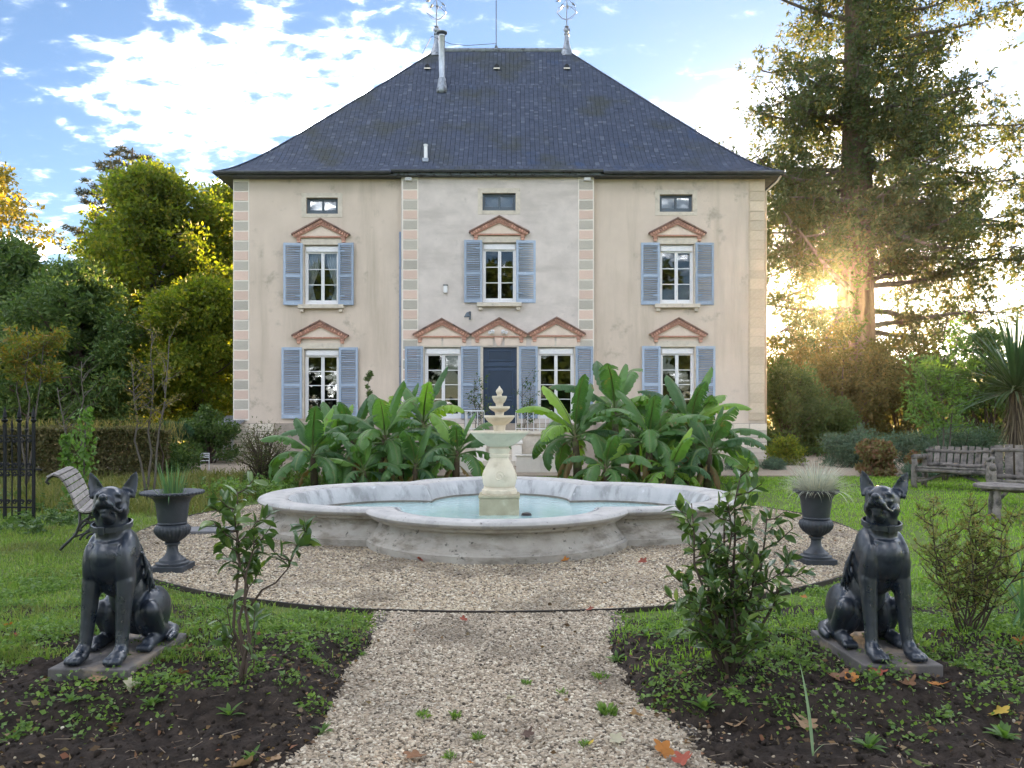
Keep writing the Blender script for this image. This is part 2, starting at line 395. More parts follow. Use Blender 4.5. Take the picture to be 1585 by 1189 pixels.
def gen_path(n):
    y = 2.9 + (rs.rand(n) ** 1.35) * 3.1; l, r_ = path_l(y) - .04, path_r(y) + .04; x = l + (r_ - l) * rs.rand(n); e_ = rs.rand(n) < .05; x = np.where(e_, np.where(x < 0, l, r_) + rs.normal(0, .09, n), x)
    k = np.hypot(x - FC.x, y - FC.y) > RC + .03
    return np.stack([x, y], 1)[k]
tag(scatter('path_gravel', *peb(62000, gen_path, .0055, .0125, -.004), M_peb2), 'grey and white pebbles of the garden path', 'gravel', kind='stuff')
def gen_circ(n):
    y = 5.75 + (rs.rand(n) ** 1.8) * 8.5; x = FC.x + rs.uniform(-4.7, 4.7, n); d = np.hypot(x - FC.x, y - FC.y)
    e = np.minimum(np.hypot(x - FC.x, y - FC.y + 1.25) - 1.5, np.minimum(np.hypot(x - FC.x - 1.5, y - FC.y), np.hypot(x - FC.x + 1.5, y - FC.y)) - 1.7)
    return np.stack([x, y], 1)[(d < RC - .0) & (e > 0)]
tag(scatter('circle_gravel', *peb(150000, gen_circ, .0075, .0155, .0), M_peb, 1), 'pale beige chippings covering the circle round the fountain', 'gravel', kind='stuff')
M_clod = mat('soil_clods', (.060, .046, .036), (.028, .022, .018), rough=.95, scale=40, bump=.6, bscale=90, spec=.12, rnd='object', ramt=.4)
def gen_bed(n):
    s = rs.rand(n) < .5; y = 2.6 + rs.rand(n) ** 1.2 * 2.5; x = np.where(s, path_l(y) - rs.rand(n) ** 1.2 * 3.3, path_r(y) + rs.rand(n) ** 1.2 * 3.2)
    return np.stack([x, y], 1)
p = gen_bed(9000); sc = (.003 + .012 * rs.rand(len(p)) ** 3)[:, None] * rs.uniform(.7, 1.3, (len(p), 3)); z = ground_z(p[:, 0], p[:, 1]) + sc[:, 2] * .3
tag(scatter('soil_clods', np.concatenate([p, z[:, None]], 1), rs.uniform(0, 6, (len(p), 3)), sc, M_clod), 'loose crumbs of dark earth on the two beds', 'earth', kind='stuff')
p = gen_bed(900); sc = (.003 + .006 * rs.rand(len(p)) ** 2)[:, None] * rs.uniform(.7, 1.2, (len(p), 3)); z = ground_z(p[:, 0], p[:, 1]) + sc[:, 2] * .3
tag(scatter('bed_stones', np.concatenate([p, z[:, None]], 1), rs.uniform(0, 6, (len(p), 3)), sc, M_peb), 'small pale stones mixed into the dark earth', 'stones', kind='stuff')

# ---------------------------------------------------------------- grass
def lawn_mask(x, y):
    d = np.hypot(x - FC.x, y - FC.y); k = sstep(RC + .03, RC + .10, d)
    bl = np.where(x < 0, (path_l(y) - x), (x - path_r(y)))
    near = sstep(5.6, 4.55, y) * sstep(6.0, 3.4, abs(x))                 # bed: bare earth
    bare = near * sstep(-.05, .30, .20 - VNO.fbm(x, y, 1.6, 4) * .9)
    edge = sstep(.0, .12, bl) * (y < 5.95) + (y >= 5.95)
    patch = sstep(-.42, .02, VNO.fbm(x + 50, y, .8, 4))
    brown = 1 - .85 * np.exp(-(((x + 3.6) / .55) ** 2 + ((y - 7.7) / .6) ** 2))
    return k * edge * (1 - bare) * (.35 + .65 * patch) * brown * (y < 18.6)
def blades(name, n, x0, x1, y0, y1, hlo, hhi, wd, m, seed, pw=1.0, label=None):
    rs = np.random.RandomState(seed); y = y0 + (y1 - y0) * rs.rand(n) ** pw; x = x0 + (x1 - x0) * rs.rand(n)
    k = rs.rand(n) < lawn_mask(x, y); x, y = x[k], y[k]; n = len(x); z = ground_z(x, y) - .004
    h = rs.uniform(hlo, hhi, n) * (.7 + .8 * np.clip(VNO.fbm(x, y, 2.5, 3) + .4, 0, 1)); a = rs.uniform(0, 6.28, n); ln = h * np.abs(rs.normal(0, .75, n)).clip(0, 1.5)
    ww = wd * (1 + y * .10) * rs.uniform(.7, 1.3, n); b_ = rs.uniform(0, 6.28, n)
    base = np.stack([x, y, z], 1); side = np.stack([np.cos(b_) * ww, np.sin(b_) * ww, 0 * ww], 1)
    mid = base + np.stack([np.cos(a) * ln * .35, np.sin(a) * ln * .35, h * .62], 1); tip = base + np.stack([np.cos(a) * ln, np.sin(a) * ln, h * (1 - .25 * (ln / h) ** 2 * .6).clip(.3, 1)], 1)
    V = np.stack([base - side, base + side, mid + side * .8, mid - side * .8, tip], 1).reshape(-1, 3); i = np.arange(n)[:, None] * 5
    F = np.concatenate([i + np.array([0, 1, 2]), i + np.array([0, 2, 3]), i + np.array([3, 2, 4])], 0)
    return tag(link(name, fast_mesh(name, V, F, m)), label, 'grass', kind='stuff')
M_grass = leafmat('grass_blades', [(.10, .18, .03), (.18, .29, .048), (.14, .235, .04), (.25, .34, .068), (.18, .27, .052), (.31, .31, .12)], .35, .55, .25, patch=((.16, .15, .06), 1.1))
M_grassr = leafmat('bright_grass_blades', [(.14, .27, .026), (.24, .42, .042), (.185, .34, .036), (.30, .46, .065), (.215, .37, .045)], .35, .55, .25, patch=((.22, .29, .06), .7))
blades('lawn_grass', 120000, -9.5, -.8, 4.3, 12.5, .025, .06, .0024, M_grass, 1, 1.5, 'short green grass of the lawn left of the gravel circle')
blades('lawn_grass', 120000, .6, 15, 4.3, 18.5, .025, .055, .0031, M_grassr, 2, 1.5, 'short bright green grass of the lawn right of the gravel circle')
blades('rough_grass', 24000, -16, -4.5, 11.5, 18.5, .08, .26, .004, leafmat('rough_grass_blades', [(.12, .14, .04), (.20, .19, .06), (.10, .13, .03), (.26, .22, .09)], .35, .6, .2), 4, 1.0, 'longer dry grass in front of the clipped hedge')
# low weeds and clover
def weeds(name, n, cl, x0, x1, y0, y1, size, m, seed, label, bedonly=False, hmax=.07):
    rs = np.random.RandomState(seed); cy = y0 + (y1 - y0) * rs.rand(cl) ** 1.3; cx = x0 + (x1 - x0) * rs.rand(cl)
    dd = np.hypot(cx - FC.x, cy - FC.y); bl = np.where(cx < 0, path_l(cy) - cx, cx - path_r(cy))
    ok = (dd > RC + .1) & (bl > .06)
    if bedonly: ok &= rs.rand(cl) < (.36 + .64 * sstep(3.9, 4.7, cy)) * sstep(3.5, 3.75, cy)
    cx, cy = cx[ok], cy[ok]; k = rs.randint(0, len(cx), n); sp = rs.uniform(.03, .12, len(cx))[k]
    x = cx[k] + rs.normal(0, 1, n) * sp; y = cy[k] + rs.normal(0, 1, n) * sp
    z = ground_z(x, y) + hmax * rs.rand(n) * np.exp(-((x - cx[k]) ** 2 + (y - cy[k]) ** 2) / (sp ** 2 * 2)) + .004
    keep = np.hypot(x - FC.x, y - FC.y) > RC + .04
    A = rs.normal(size=(n, 3)); A[:, 2] = A[:, 2] * .35 + .25
    V, F = leaf_quads(np.stack([x, y, z], 1)[keep], A[keep], size * rs.uniform(.6, 1.4, keep.sum()), .62, rs, .3)
    return tag(link(name, fast_mesh(name, V, F, m)), label, 'weeds', kind='stuff')
M_weed = leafmat('weed_leaves', [(.08, .145, .03), (.14, .24, .045), (.20, .31, .06), (.10, .18, .05), (.17, .25, .08)], .35, .5, .3)
weeds('ground_weeds', 42000, 800, -6.5, -.7, 3.6, 7.5, .024, M_weed, 11, 'low clover and weeds growing through the left bed and lawn edge', True)
weeds('ground_weeds', 36000, 720, .6, 5.5, 3.6, 7.0, .024, M_weed, 12, 'low clover and weeds growing through the right bed and lawn edge', True)
weeds('ground_weeds', 14000, 160, -16, -5.6, 9.5, 16.5, .06, leafmat('ivy_leaves', [(.05, .10, .03), (.09, .16, .04), (.12, .19, .06)], .3, .45, .4), 13, 'leafy ground cover below the hedge on the left', False, .22)
weeds('ground_weeds', 10000, 70, -5.6, -4.0, 13.2, 17.5, .06, M_weed, 14, 'low green plants growing left of the fountain below the house', False, .35)
# path weeds: little tufts in the gravel
def tufts(spots, seed):
    rs = np.random.RandomState(seed)
    for (px, py, r, h, n) in spots:
        c = G(px, py); a = rs.uniform(0, 6.28, n); e = rs.rand(n) ** .5 * r; p0 = np.stack([c.x + np.cos(a) * e, c.y + np.sin(a) * e, rs.uniform(.2, 1, n) * h * .6 + .004], 1)
        A = np.stack([np.cos(a) * .7, np.sin(a) * .7, rs.uniform(.2, 1.2, n)], 1)
        V, F = leaf_quads(p0, A, h * rs.uniform(.6, 1.1, n), .28, rs, .2)
        yield link('grass_tuft', fast_mesh('grass_tuft', V, F, M_weed))
TUF = [(1085, 1110, .055, .05, 90), (705, 1112, .03, .035, 50), (740, 1145, .03, .035, 50), (940, 1105, .05, .05, 90), (1020, 995, .05, .04, 60), (815, 1060, .03, .03, 40), (655, 1110, .04, .035, 40), (905, 1155, .03, .03, 40), (697, 1175, .03, .03, 40), (870, 1075, .03, .03, 30), (930, 1050, .05, .035, 60)]
TUFW = ['beside the right bed edge, nearest the soil', 'left of the path middle', 'below the left one, near the bottom edge', 'thickest one, at the right of the path', 'high up by the right bed corner', 'near the path middle, small', 'left part of the path, thin', 'bottom right of the path, thin', 'lowest one near the bottom edge', 'right of the middle, thinnest', 'spread wide beside the right bed']
for o, wh in zip(tufts(TUF, 9), TUFW): tag(o, 'green grass tuft in the gravel path, ' + wh, 'grass tuft', 'grass tufts in the gravel path')
# ================================================================ HOUSE
HD = 25.0                                             # facade plane
def hx(px): return (px - CX) / FP * HD
def hz(py): return EYE + (HY - py) / FP * HD
XL, XR, ZT, DEP = hx(361), hx(1184), hz(272), 12.0
YC = HD - .16                                         # the middle bay stands a little proud
XA, XB = hx(622), hx(918)
M_plaster = mat('render_plaster', (.63, .525, .43), (.55, .455, .37), rough=.9, scale=1.1, bump=.25, bscale=22, spec=.15,
                stain=(.45, .375, .295), sscale=.55, slo=.48, shi=.76, sstretch=(2.6, 1, .28), stain2=(.37, .315, .25), s2scale=1.3, s2lo=.56, s2hi=.74)
M_plaster2 = mat('middle_bay_plaster', (.65, .575, .52), (.53, .47, .425), rough=.9, scale=2.0, bump=.35, bscale=20, spec=.15,
                 stain=(.48, .425, .38), sscale=1.1, slo=.46, shi=.72, sstretch=(.5, 1, 1.6), stain2=(.43, .385, .345), s2scale=4, s2lo=.60, s2hi=.8)
M_wallside = mat('side_wall_plaster', (.58, .52, .43), (.46, .40, .32), rough=.9, scale=.8, bump=.3, bscale=20, spec=.15)
M_qgrey = mat('quoin_grey', (.47, .43, .365), (.41, .37, .31), rough=.9, scale=9, bump=.3, bscale=45, rnd='object', ramt=.08)
M_qpink = mat('quoin_pink', (.66, .50, .41), (.60, .44, .36), rough=.9, scale=9, bump=.3, bscale=45, rnd='object', ramt=.07)
M_qpale = mat('quoin_beige', (.60, .49, .365), (.50, .41, .30), rough=.9, scale=7, bump=.4, bscale=40, rnd='object', ramt=.10)
M_joint = mat('joint_lime', (.80, .74, .66), (.74, .68, .60), rough=.9, scale=8)
M_stone = mat('pale_stone', (.64, .57, .47), (.50, .44, .36), rough=.85, scale=6, bump=.4, bscale=35, spec=.2, stain=(.38, .33, .27), sscale=5, slo=.55, shi=.75)
M_brick = mat('terracotta_brick', (.50, .28, .20), (.37, .19, .14), rough=.85, scale=16, bump=.6, bscale=70, spec=.2, stain=(.52, .36, .27), sscale=12, slo=.56, shi=.7)
M_brickd = mat('brick_coping', (.30, .18, .135), (.17, .11, .09), rough=.85, scale=14, bump=.6, bscale=50, stain=(.06, .05, .045), sscale=5)
M_brickl = mat('brick_dentil', (.56, .32, .235), (.38, .20, .145), rough=.85, scale=20, bump=.5, bscale=60, rnd='island', ramt=.3)
M_tymp = mat('pediment_plaster', (.70, .58, .475), (.62, .50, .41), rough=.9, scale=4, bump=.2, bscale=30)
M_white = mat('white_window_paint', (.74, .73, .72), (.66, .65, .66), rough=.45, scale=9, spec=.4)
M_shut = mat('shutter_blue', (.34, .405, .50), (.28, .34, .43), rough=.6, scale=7, bump=.15, bscale=60, rnd='object', ramt=.13, stain=(.46, .50, .58), sscale=9, slo=.62, shi=.72)
M_door = mat('door_navy', (.030, .055, .10), (.024, .042, .08), rough=.45, scale=5, spec=.4)
M_doorp = mat('door_panel_navy', (.020, .036, .066), (.016, .03, .055), rough=.45, scale=5)
M_zinc = mat('zinc', (.30, .33, .37), (.20, .22, .25), rough=.45, scale=6, metal=.6, stain=(.10, .10, .11), sscale=5)
M_corn = mat('cornice_dark', (.062, .07, .08), (.035, .04, .046), rough=.5, scale=5, spec=.5, stain=(.11, .12, .13), sscale=3, sstretch=(.4, 1, 3))
M_corn2 = mat('cornice_flaking', (.13, .16, .18), (.05, .055, .06), rough=.6, scale=8, spec=.4, stretch=(.5, 1, 2), stain=(.03, .03, .03), sscale=7, slo=.55, shi=.6)
M_attic = mat('attic_frame_grey', (.10, .125, .15), (.08, .10, .12), rough=.5, scale=5)
M_dark = mat('room_dark', (.03, .027, .025), rough=.9)
M_curt = leafmat('curtain_cloth', [(.62, .62, .66), (.70, .70, .74)], .3, .9, .1, 'object', 1.0, (1, 1, 1))
def glassmat():
    m, t, out = nodes('window_glass'); tr = t.nodes.new('ShaderNodeBsdfTransparent'); tr.inputs[0].default_value = (.86, .88, .88, 1)
    gl = t.nodes.new('ShaderNodeBsdfGlossy'); gl.inputs['Roughness'].default_value = .015; gl.inputs[0].default_value = (.95, .97, 1, 1)
    fr = t.nodes.new('ShaderNodeFresnel'); fr.inputs[0].default_value = 1.52
    bp = t.nodes.new('ShaderNodeBump'); bp.inputs['Strength'].default_value = .03; bp.inputs['Distance'].default_value = .02; t.links.new(noise(t, 2.2, 2), bp.inputs['Height'])
    t.links.new(bp.outputs[0], gl.inputs['Normal'])
    mx = t.nodes.new('ShaderNodeMixShader'); t.links.new(fr.outputs[0], mx.inputs[0]); t.links.new(tr.outputs[0], mx.inputs[1]); t.links.new(gl.outputs[0], mx.inputs[2]); t.links.new(mx.outputs[0], out.inputs[0])
    return m
M_glass = glassmat()
house = thing('manor_house', 'large beige manor house with blue shutters under a steep dark slate roof', 'house', ((XL + XR) / 2, HD + DEP / 2, 0))
# openings: (x0, x1, ztop, zbottom) in pixels of the photograph
WIN = [  # kind, opening px0, px1, py0, py1, shutters (l0,l1,r0,r1,top,bottom), pediment (apex y, x0, x1, end y), curtain
    ('up', 471, 525, 379, 472, (440, 469, 524, 549, 377, 473), (340, 454, 541, 363), True),
    ('up', 747, 799, 377, 470, (719, 747, 799, 829, 374, 470), (338, 728, 818, 361), False),
    ('up', 1021, 1074, 378, 471, (992, 1021, 1076, 1105, 376, 472), (339, 1005, 1091, 361), False),
    ('low', 471, 525, 540, 648, (437, 468, 525, 555, 538, 648), (497, 454, 539, 519), False),
    ('low', 658, 714, 538, 648, (628, 656, 714, 744, 537, 648), (495, 642, 728, 518), False),
    ('low', 832, 888, 538, 648, (803, 832, 890, 917, 537, 648), (493, 818, 904, 517), False),
    ('low', 1022, 1075, 537, 648, (993, 1022, 1077, 1107, 536, 648), (493, 1006, 1093, 517), False),
]
ATT = [(474, 523, 306, 331), (747, 798, 301, 328), (1021, 1072, 301, 328)]
DOOR = (748, 800, 538, 664)
def mid(px): return 622 < px < 918
holes = [(hx(w_[1]), hx(w_[2]), hz(w_[4]), hz(w_[3])) for w_ in WIN] + [(hx(a), hx(b_), hz(d), hz(c)) for a, b_, c, d in ATT] + [(hx(DOOR[0]), hx(DOOR[1]), hz(DOOR[3]), hz(DOOR[2]))]
def wall_with_holes(x0, x1, z0, z1, hs, yf, yb):
    """front wall cut into boxes round its openings"""
    hs = [h for h in hs if x0 < h[0] < x1]
    xs = sorted({x0, x1, *[h[0] for h in hs], *[h[1] for h in hs]}); b = B()
    zs_all = sorted({z0, z1, *[h[2] for h in hs], *[h[3] for h in hs]})
    def solid(xa, xb, za, zb):
        xm, zm = (xa + xb) / 2, (za + zb) / 2
        return not any(h[0] < xm < h[1] and h[2] < zm < h[3] for h in hs)
    vid = {}
    def vert(x, y, z):
        k = (round(x, 5), y, round(z, 5))
        if k not in vid: vid[k] = len(b.v); b.v.append(k)
        return vid[k]
    nx, nz = len(xs) - 1, len(zs_all) - 1
    S_ = [[solid(xs[i], xs[i + 1], zs_all[j], zs_all[j + 1]) for j in range(nz)] for i in range(nx)]
    for i in range(nx):
        for j in range(nz):
            if not S_[i][j]: continue
            a, c, d, e = xs[i], xs[i + 1], zs_all[j], zs_all[j + 1]
            b.f.append((vert(a, yf, d), vert(c, yf, d), vert(c, yf, e), vert(a, yf, e)))
            for di, dj, q in ((-1, 0, ((a, d), (a, e))), (1, 0, ((c, d), (c, e))), (0, -1, ((a, d), (c, d))), (0, 1, ((a, e), (c, e)))):
                ii, jj = i + di, j + dj
                if 0 <= ii < nx and 0 <= jj < nz and S_[ii][jj]: continue
                (p, r), (s, u) = q
                b.f.append((vert(p, yf, r), vert(s, yf, u), vert(s, yb, u), vert(p, yb, r)))
    return b
PL = hz(655)                                          # top of the stone base
for nm, xa, xb, yf, m in (('wall', XL, XA, HD, M_plaster), ('wall', XA, XB, YC, M_plaster2), ('wall', XB, XR, HD, M_plaster)):
    wall_with_holes(xa, xb, PL, ZT, holes, yf, HD + .32).build(nm, m, house)
b = B(); b.box(XL, XL + .3, HD + .32, HD + DEP, 0, ZT); b.build('side_wall', M_wallside, house)
b = B(); b.box(XR - .3, XR, HD + .32, HD + DEP, 0, ZT); b.build('side_wall', M_wallside, house)
b = B(); b.box(XL + .3, XR - .3, HD + DEP - .3, HD + DEP, 0, ZT); b.build('rear_wall', M_wallside, house)
# rooms behind the windows: floors and a dark back wall
b = B()
for z in (PL - .3, hz(490), hz(338)): b.box(XL + .3, XR - .3, HD + .33, HD + 5.0, z - .1, z)
b.box(XL + .3, XR - .3, HD + 4.9, HD + 5.0, .2, ZT - .1)
for x in (-6.0, -3.6, .4, 2.6): b.box(x, x + .1, HD + .33, HD + 4.89, .2, ZT - .1)
b.build('interior', M_dark, house)
# stone base with single stones at both corners
base = B(); base.box(XL - .03, XA, HD - .05, HD + .32, 0, PL - .002); base.box(XA, XB, YC - .05, HD + .32, 0, PL - .002); base.box(XB, XR + .03, HD - .05, HD + .32, 0, PL - .002)
base = base.build('stone_base', M_stone, house)
M_rub = mat('base_stones', (.68, .60, .50), (.54, .47, .38), rough=.9, scale=8, bump=.6, bscale=30, rnd='object', ramt=.18)
M_mort = mat('base_mortar', (.38, .32, .26), rough=.95)
base.data.materials[0] = M_mort
rnd = random.Random(4)
unit_box = B().box(-.5, .5, -.5, .5, -.5, .5).mesh('stone', M_rub)
def stones(xa, xb, y, z0, z1, hgt):
    z = z0
    while z < z1 - .05:
        h = min(hgt * rnd.uniform(.8, 1.2), z1 - z)
        if z1 - z - h < .06: h = z1 - z
        x = xa
        while x < xb - .02:
            l = rnd.uniform(.32, .75)
            if xb - x - l < .2: l = xb - x
            link('stone', unit_box, base, loc=(x + l / 2, y - rnd.uniform(.0, .018), z + h / 2), scale=(l - .018, .05, h - .018))
            x += l
        z += h
stones(XL - .03, hx(425), HD - .07, .0, PL - .01, .19); stones(hx(1085), XR + .03, HD - .07, .0, PL - .01, .19); stones(hx(690), hx(745), YC - .07, .0, PL - .01, .2); stones(hx(830), hx(860), YC - .07, 0, PL - .01, .2)
# quoins
qb = {k: B().box(-.5, .5, -.5, .5, -.5, .5).mesh('quoin_block', m) for k, m in (('g', M_qgrey), ('p', M_qpink), ('b', M_qpale))}
def quoin(pa, pb, y, two, off=0, p0=281, p1=651):
    s = B(); s.box(hx(pa) - .03, hx(pb) + .03, y - .010, y + .002, hz(p1) , hz(p0 - 6)); strip = s.build('quoin_strip', M_joint if two else M_qpale, house)
    py = p0; i = off
    while py < p1 - 4:
        h = 15.35 if two else rnd.uniform(12.5, 16.5)
        h = min(h, p1 - py)
        ww = hx(pb) - hx(pa); key = ('g' if i % 2 == 0 else 'p') if two else 'b'
        link('quoin_block', qb[key], strip, loc=((hx(pa) + hx(pb)) / 2, y - .012, (hz(py) + hz(py + h)) / 2), scale=(ww - .012, .026 if two else .04, (h * HD / FP) - (.045 if two else .02)))
        py += h; i += 1
quoin(362.5, 384.5, HD, True); quoin(625, 647, YC, True); quoin(895.5, 917, YC, True); quoin(1160, 1182.5, HD, False)

# ---------------------------------------------------------------- windows
def window(kind, p0, p1, q0, q1, curtain, y):
    x0, x1, z1, z0 = hx(p0), hx(p1), hz(q0), hz(q1); yw = y + .14
    wd = thing_part('window')
    f = B(); t = .055
    trans = .17 if kind != 'att' else .0                                   # roller box above the sashes
    zt = z1 - .05 - trans
    if trans:
        f.box(x0 + .05, x1 - .03, yw - .09, yw - .02, zt, z1 - .05)
    f.box(x0, x0 + t, yw - .04, yw + .05, z0, z1); f.box(x1 - t, x1, yw - .04, yw + .05, z0, z1)
    f.box(x0 + t, x1 - t, yw - .04, yw + .05, z0, z0 + .08); f.box(x0 + t, x1 - t, yw - .018, yw + .05, zt, z1)
    f.build('frame', M_white if kind != 'att' else M_attic, wd, bevel=.006, seg=1)
    xm = (x0 + x1) / 2 + .01
    for s, (a, c) in enumerate(((x0 + t, xm), (xm, x1 - t))):
        sb = B(); e = .05 if kind != 'att' else .035
        za, zb = z0 + .08, zt
        sb.box(a, a + e, yw - .03, yw + .02, za, zb); sb.box(c - e - (.004 if s == 0 else 0), c - (.004 if s == 0 else 0), yw - .03 - .01 * s, yw + .02, za, zb)
        sb.box(a + e, c - e - .004, yw - .03, yw + .02, za, za + e + .03); sb.box(a + e, c - e - .004, yw - .03, yw + .02, zb - e, zb)
        sb.build('sash', M_white if kind != 'att' else M_attic, wd, bevel=.004, seg=1)
        n = {'up': 3, 'low': 4, 'att': 1}[kind]; pz0, pz1 = za + e + .03, zb - e
        for k in range(n):
            ga, gb = pz0 + (pz1 - pz0) * k / n, pz0 + (pz1 - pz0) * (k + 1) / n
            pb = B(); pb.box(a + e - .005, c - e + .002, yw - .004, yw + .004, ga + .008, gb - .008); po = pb.build('pane', M_glass, wd)
            po.rotation_euler = (0, 0, 0)
            if k:
                gbz = B(); gbz.box(a + e, c - e - .004, yw - .022, yw + .014, ga - .012, ga + .012); gbz.build('glazing_bar', M_white, wd)
    if kind == 'up' or kind == 'low' or kind == 'att':
        pass
    if curtain:
        for s in (-1, 1):
            cb = []; n = 26; rows = 14
            for j in range(rows):
                t_ = j / (rows - 1); zz_ = (z1 - .25) + (z0 + .1 - z1 + .25) * t_
                wdt = .42 * (1 - .62 * math.exp(-((t_ - .72) / .34) ** 2) * (1 if t_ < .72 else .9))
                for i in range(n):
                    u = i / (n - 1); xe = (x0 + .05 + u * wdt) if s < 0 else (x1 - .05 - u * wdt)
                    cb.append((xe, yw + .14 + .02 * math.sin(u * 34) * (1 - .3 * t_), zz_))
            F = [(j * n + i, j * n + i + 1, (j + 1) * n + i + 1, (j + 1) * n + i) for j in range(rows - 1) for i in range(n - 1)]
            link('curtain', fast_mesh('curtain', cb, F, M_curt, True), wd)
    if kind == 'att_cloth': pass
    return wd
def thing_part(name):
    o = bpy.data.objects.new(name, None); COL.objects.link(o); o.empty_display_size = .1; o.parent = house; o.matrix_parent_inverse = MW[house.name].inverted(); return o
SLAT = {}
n_slat = [0]
def shutter(p0, p1, q0, q1, y, side, ang):
    """louvred shutter folded back against the wall; hinge at the window side"""
    x0, x1, z1, z0 = hx(p0), hx(p1), hz(q0), hz(q1); wd = x1 - x0; h = z1 - z0
    sh = thing_part('shutter'); hinge = x1 if side < 0 else x0
    sh.matrix_parent_inverse = MW[house.name].inverted(); sh.location = (hinge, y - .045, z0); sh.rotation_euler = (0, 0, ang)
    a, c = (-wd, 0) if side < 0 else (0, wd)
    f = B(); e = .075
    f.box(a, a + e, -.02, .02, 0, h); f.box(c - e, c, -.02, .02, 0, h)
    zm = h * .47
    for za, zb in ((0, .13), (zm - .05, zm + .05), (h - .09, h)): f.box(a + e, c - e, -.0185, .0185, za, zb)
    f.build('frame', M_shut, sh, world=False, bevel=.005, seg=1)
    hb = B()
    for zz_ in (h * .14, h * .86): hb.box((c - .22) if side < 0 else a, c if side < 0 else (a + .22), -.026, -.0195, zz_, zz_ + .035)
    hb.build('strap_hinge', M_shut, sh, world=False)
    sw = wd - 2 * e + .01; key = round(sw, 2)
    if key not in SLAT:
        SLAT[key] = B().obox((0, 0, 0), (sw, .010, .046), (R(-52), 0, 0)).mesh('slat', M_shut)
    rest = B(); spots = []
    for za, zb in ((.13, zm - .05), (zm + .05, h - .09)):
        n = max(4, int(round((zb - za) / .058)))
        for k in range(n): spots.append(za + (zb - za) * (k + .5) / n)
    for z in spots:
        if n_slat[0] < 300:
            link('slat', SLAT[key], sh, world=False, loc=((a + c) / 2, 0, z)); n_slat[0] += 1
        else: rest.obox(((a + c) / 2, 0, z), (sw, .010, .046), (R(-52), 0, 0))
    if rest.v: tag(rest.build('slats', M_shut, sh, world=False), kind='stuff')
def pediment(apex, p0, p1, ye, y, wide=False):
    pd = thing_part('pediment'); xa, xb, zt, ze = hx(p0), hx(p1), hz(apex), hz(ye); xm = (xa + xb) / 2; th = .20
    t = B(); t.prism([(xa + .16, ze - .06), (xb - .16, ze - .06), (xm, zt - .17)], y - .045, y + .0); t.build('tympanum', M_tymp, pd)
    hl = B(); hl.box(xa + .1, xb - .1, y - .075, y - .001, ze - .115, ze - .065); hl.build('bed_moulding', M_brick, pd)
    for s in (-1, 1):
        xe = xa if s < 0 else xb
        r = B(); r.prism([(xe, ze), (xm, zt), (xm, zt - th), (xe + (-s) * .10, ze - .12)] if s < 0 else [(xm, zt), (xe, ze), (xe - .10, ze - .12), (xm, zt - th)], y - .10, y - .002)
        rk = r.build('raking_cornice', M_brick, pd)
        cp = B(); cp.prism([(xe + s * .03, ze + .005), (xm, zt + .03), (xm, zt - .02), (xe + s * .03, ze - .045)] if s < 0 else [(xm, zt + .03), (xe + .03, ze + .005), (xe + .03, ze - .045), (xm, zt - .02)], y - .155, y - .003)
        cp.build('coping', M_brickd, pd)
        dn = B(); L_ = math.hypot(xm - xe, zt - ze); n = 12; ang = math.atan2(zt - ze, xm - xe)
        for k in range(n):
            u = (k + .7) / n; dn.obox((xe + (xm - xe) * u, y - .118, ze + (zt - ze) * u - .085 - .01), (L_ / n * .55, .035, .085), (0, -ang if s < 0 else -ang + math.pi, 0))
        tag(dn.build('brick_dentils', M_brickl, pd), kind='stuff')
        bx = xe - s * .19
        br = B(); br.box(bx - .07, bx + .07, y - .085, y - .001, ze - .20, ze - .117); br.box(bx - .055, bx + .055, y - .07, y - .001, ze - .275, ze - .20); br.build('bracket', M_brickl, pd, bevel=.01)


SA = [(7, -9), (3, 5), (-2, 3), (5, -4), (0, 2), (-3, 0), (4, 3)]
for i, (kind, p0, p1, q0, q1, s, pd, cu) in enumerate(WIN):
    y = YC if mid(p0) else HD
    window(kind, p0, p1, q0, q1, cu, y)
    shutter(s[0], s[1], s[4], s[5], y, -1, R(SA[i][0])); shutter(s[2], s[3], s[4], s[5], y, 1, R(SA[i][1]))
    pediment(pd[0], pd[1], pd[2], pd[3], y)
    x0, x1, z1, z0 = hx(p0), hx(p1), hz(q0), hz(q1)
    # stone surround: jambs, lintel; sill on little corbels
    st = B(); st.box(x0 - .11, x0 - .001, y - .018, y + .001, z0, z1); st.box(x1 + .001, x1 + .11, y - .018, y + .001, z0, z1); st.box(x0 - .14, x1 + .14, y - .022, y + .001, z1 + .001, z1 + .19)
    st.build('window_surround', M_stone, house)
    if kind == 'up':
        sl_ = B(); sl_.box(x0 - .17, x1 + .17, y - .16, y + .09, z0 - .13, z0 - .001); sl_ = sl_.build('window_sill', M_stone, house, bevel=.012)
        for s_ in (x0 - .06, x1 + .06):
            cb = B(); cb.box(s_ - .06, s_ + .06, y - .11, y - .001, z0 - .24, z0 - .131); cb.build('corbel', M_stone, sl_, bevel=.015)
for i, (p0, p1, q0, q1) in enumerate(ATT):
    y = YC if mid(p0) else HD
    window('att', p0, p1, q0, q1, False, y)
    x0, x1, z1, z0 = hx(p0), hx(p1), hz(q0), hz(q1); st = B(); e = .15
    st.box(x0 - e, x0 - .001, y - .012, y + .001, z0 - e * .8, z1 + e); st.box(x1 + .001, x1 + e, y - .012, y + .001, z0 - e * .8, z1 + e)
    st.box(x0 - .001, x1 + .001, y - .012, y + .001, z1, z1 + e); st.box(x0 - .001, x1 + .001, y - .012, y + .001, z0 - e * .8, z0); st.build('window_surround', M_stone, house)
    cb = B(); cb.box(x0 + .05, x1 - .05, y + .24, y + .25, z0, z1); cb.build('blind', M_curt, house)
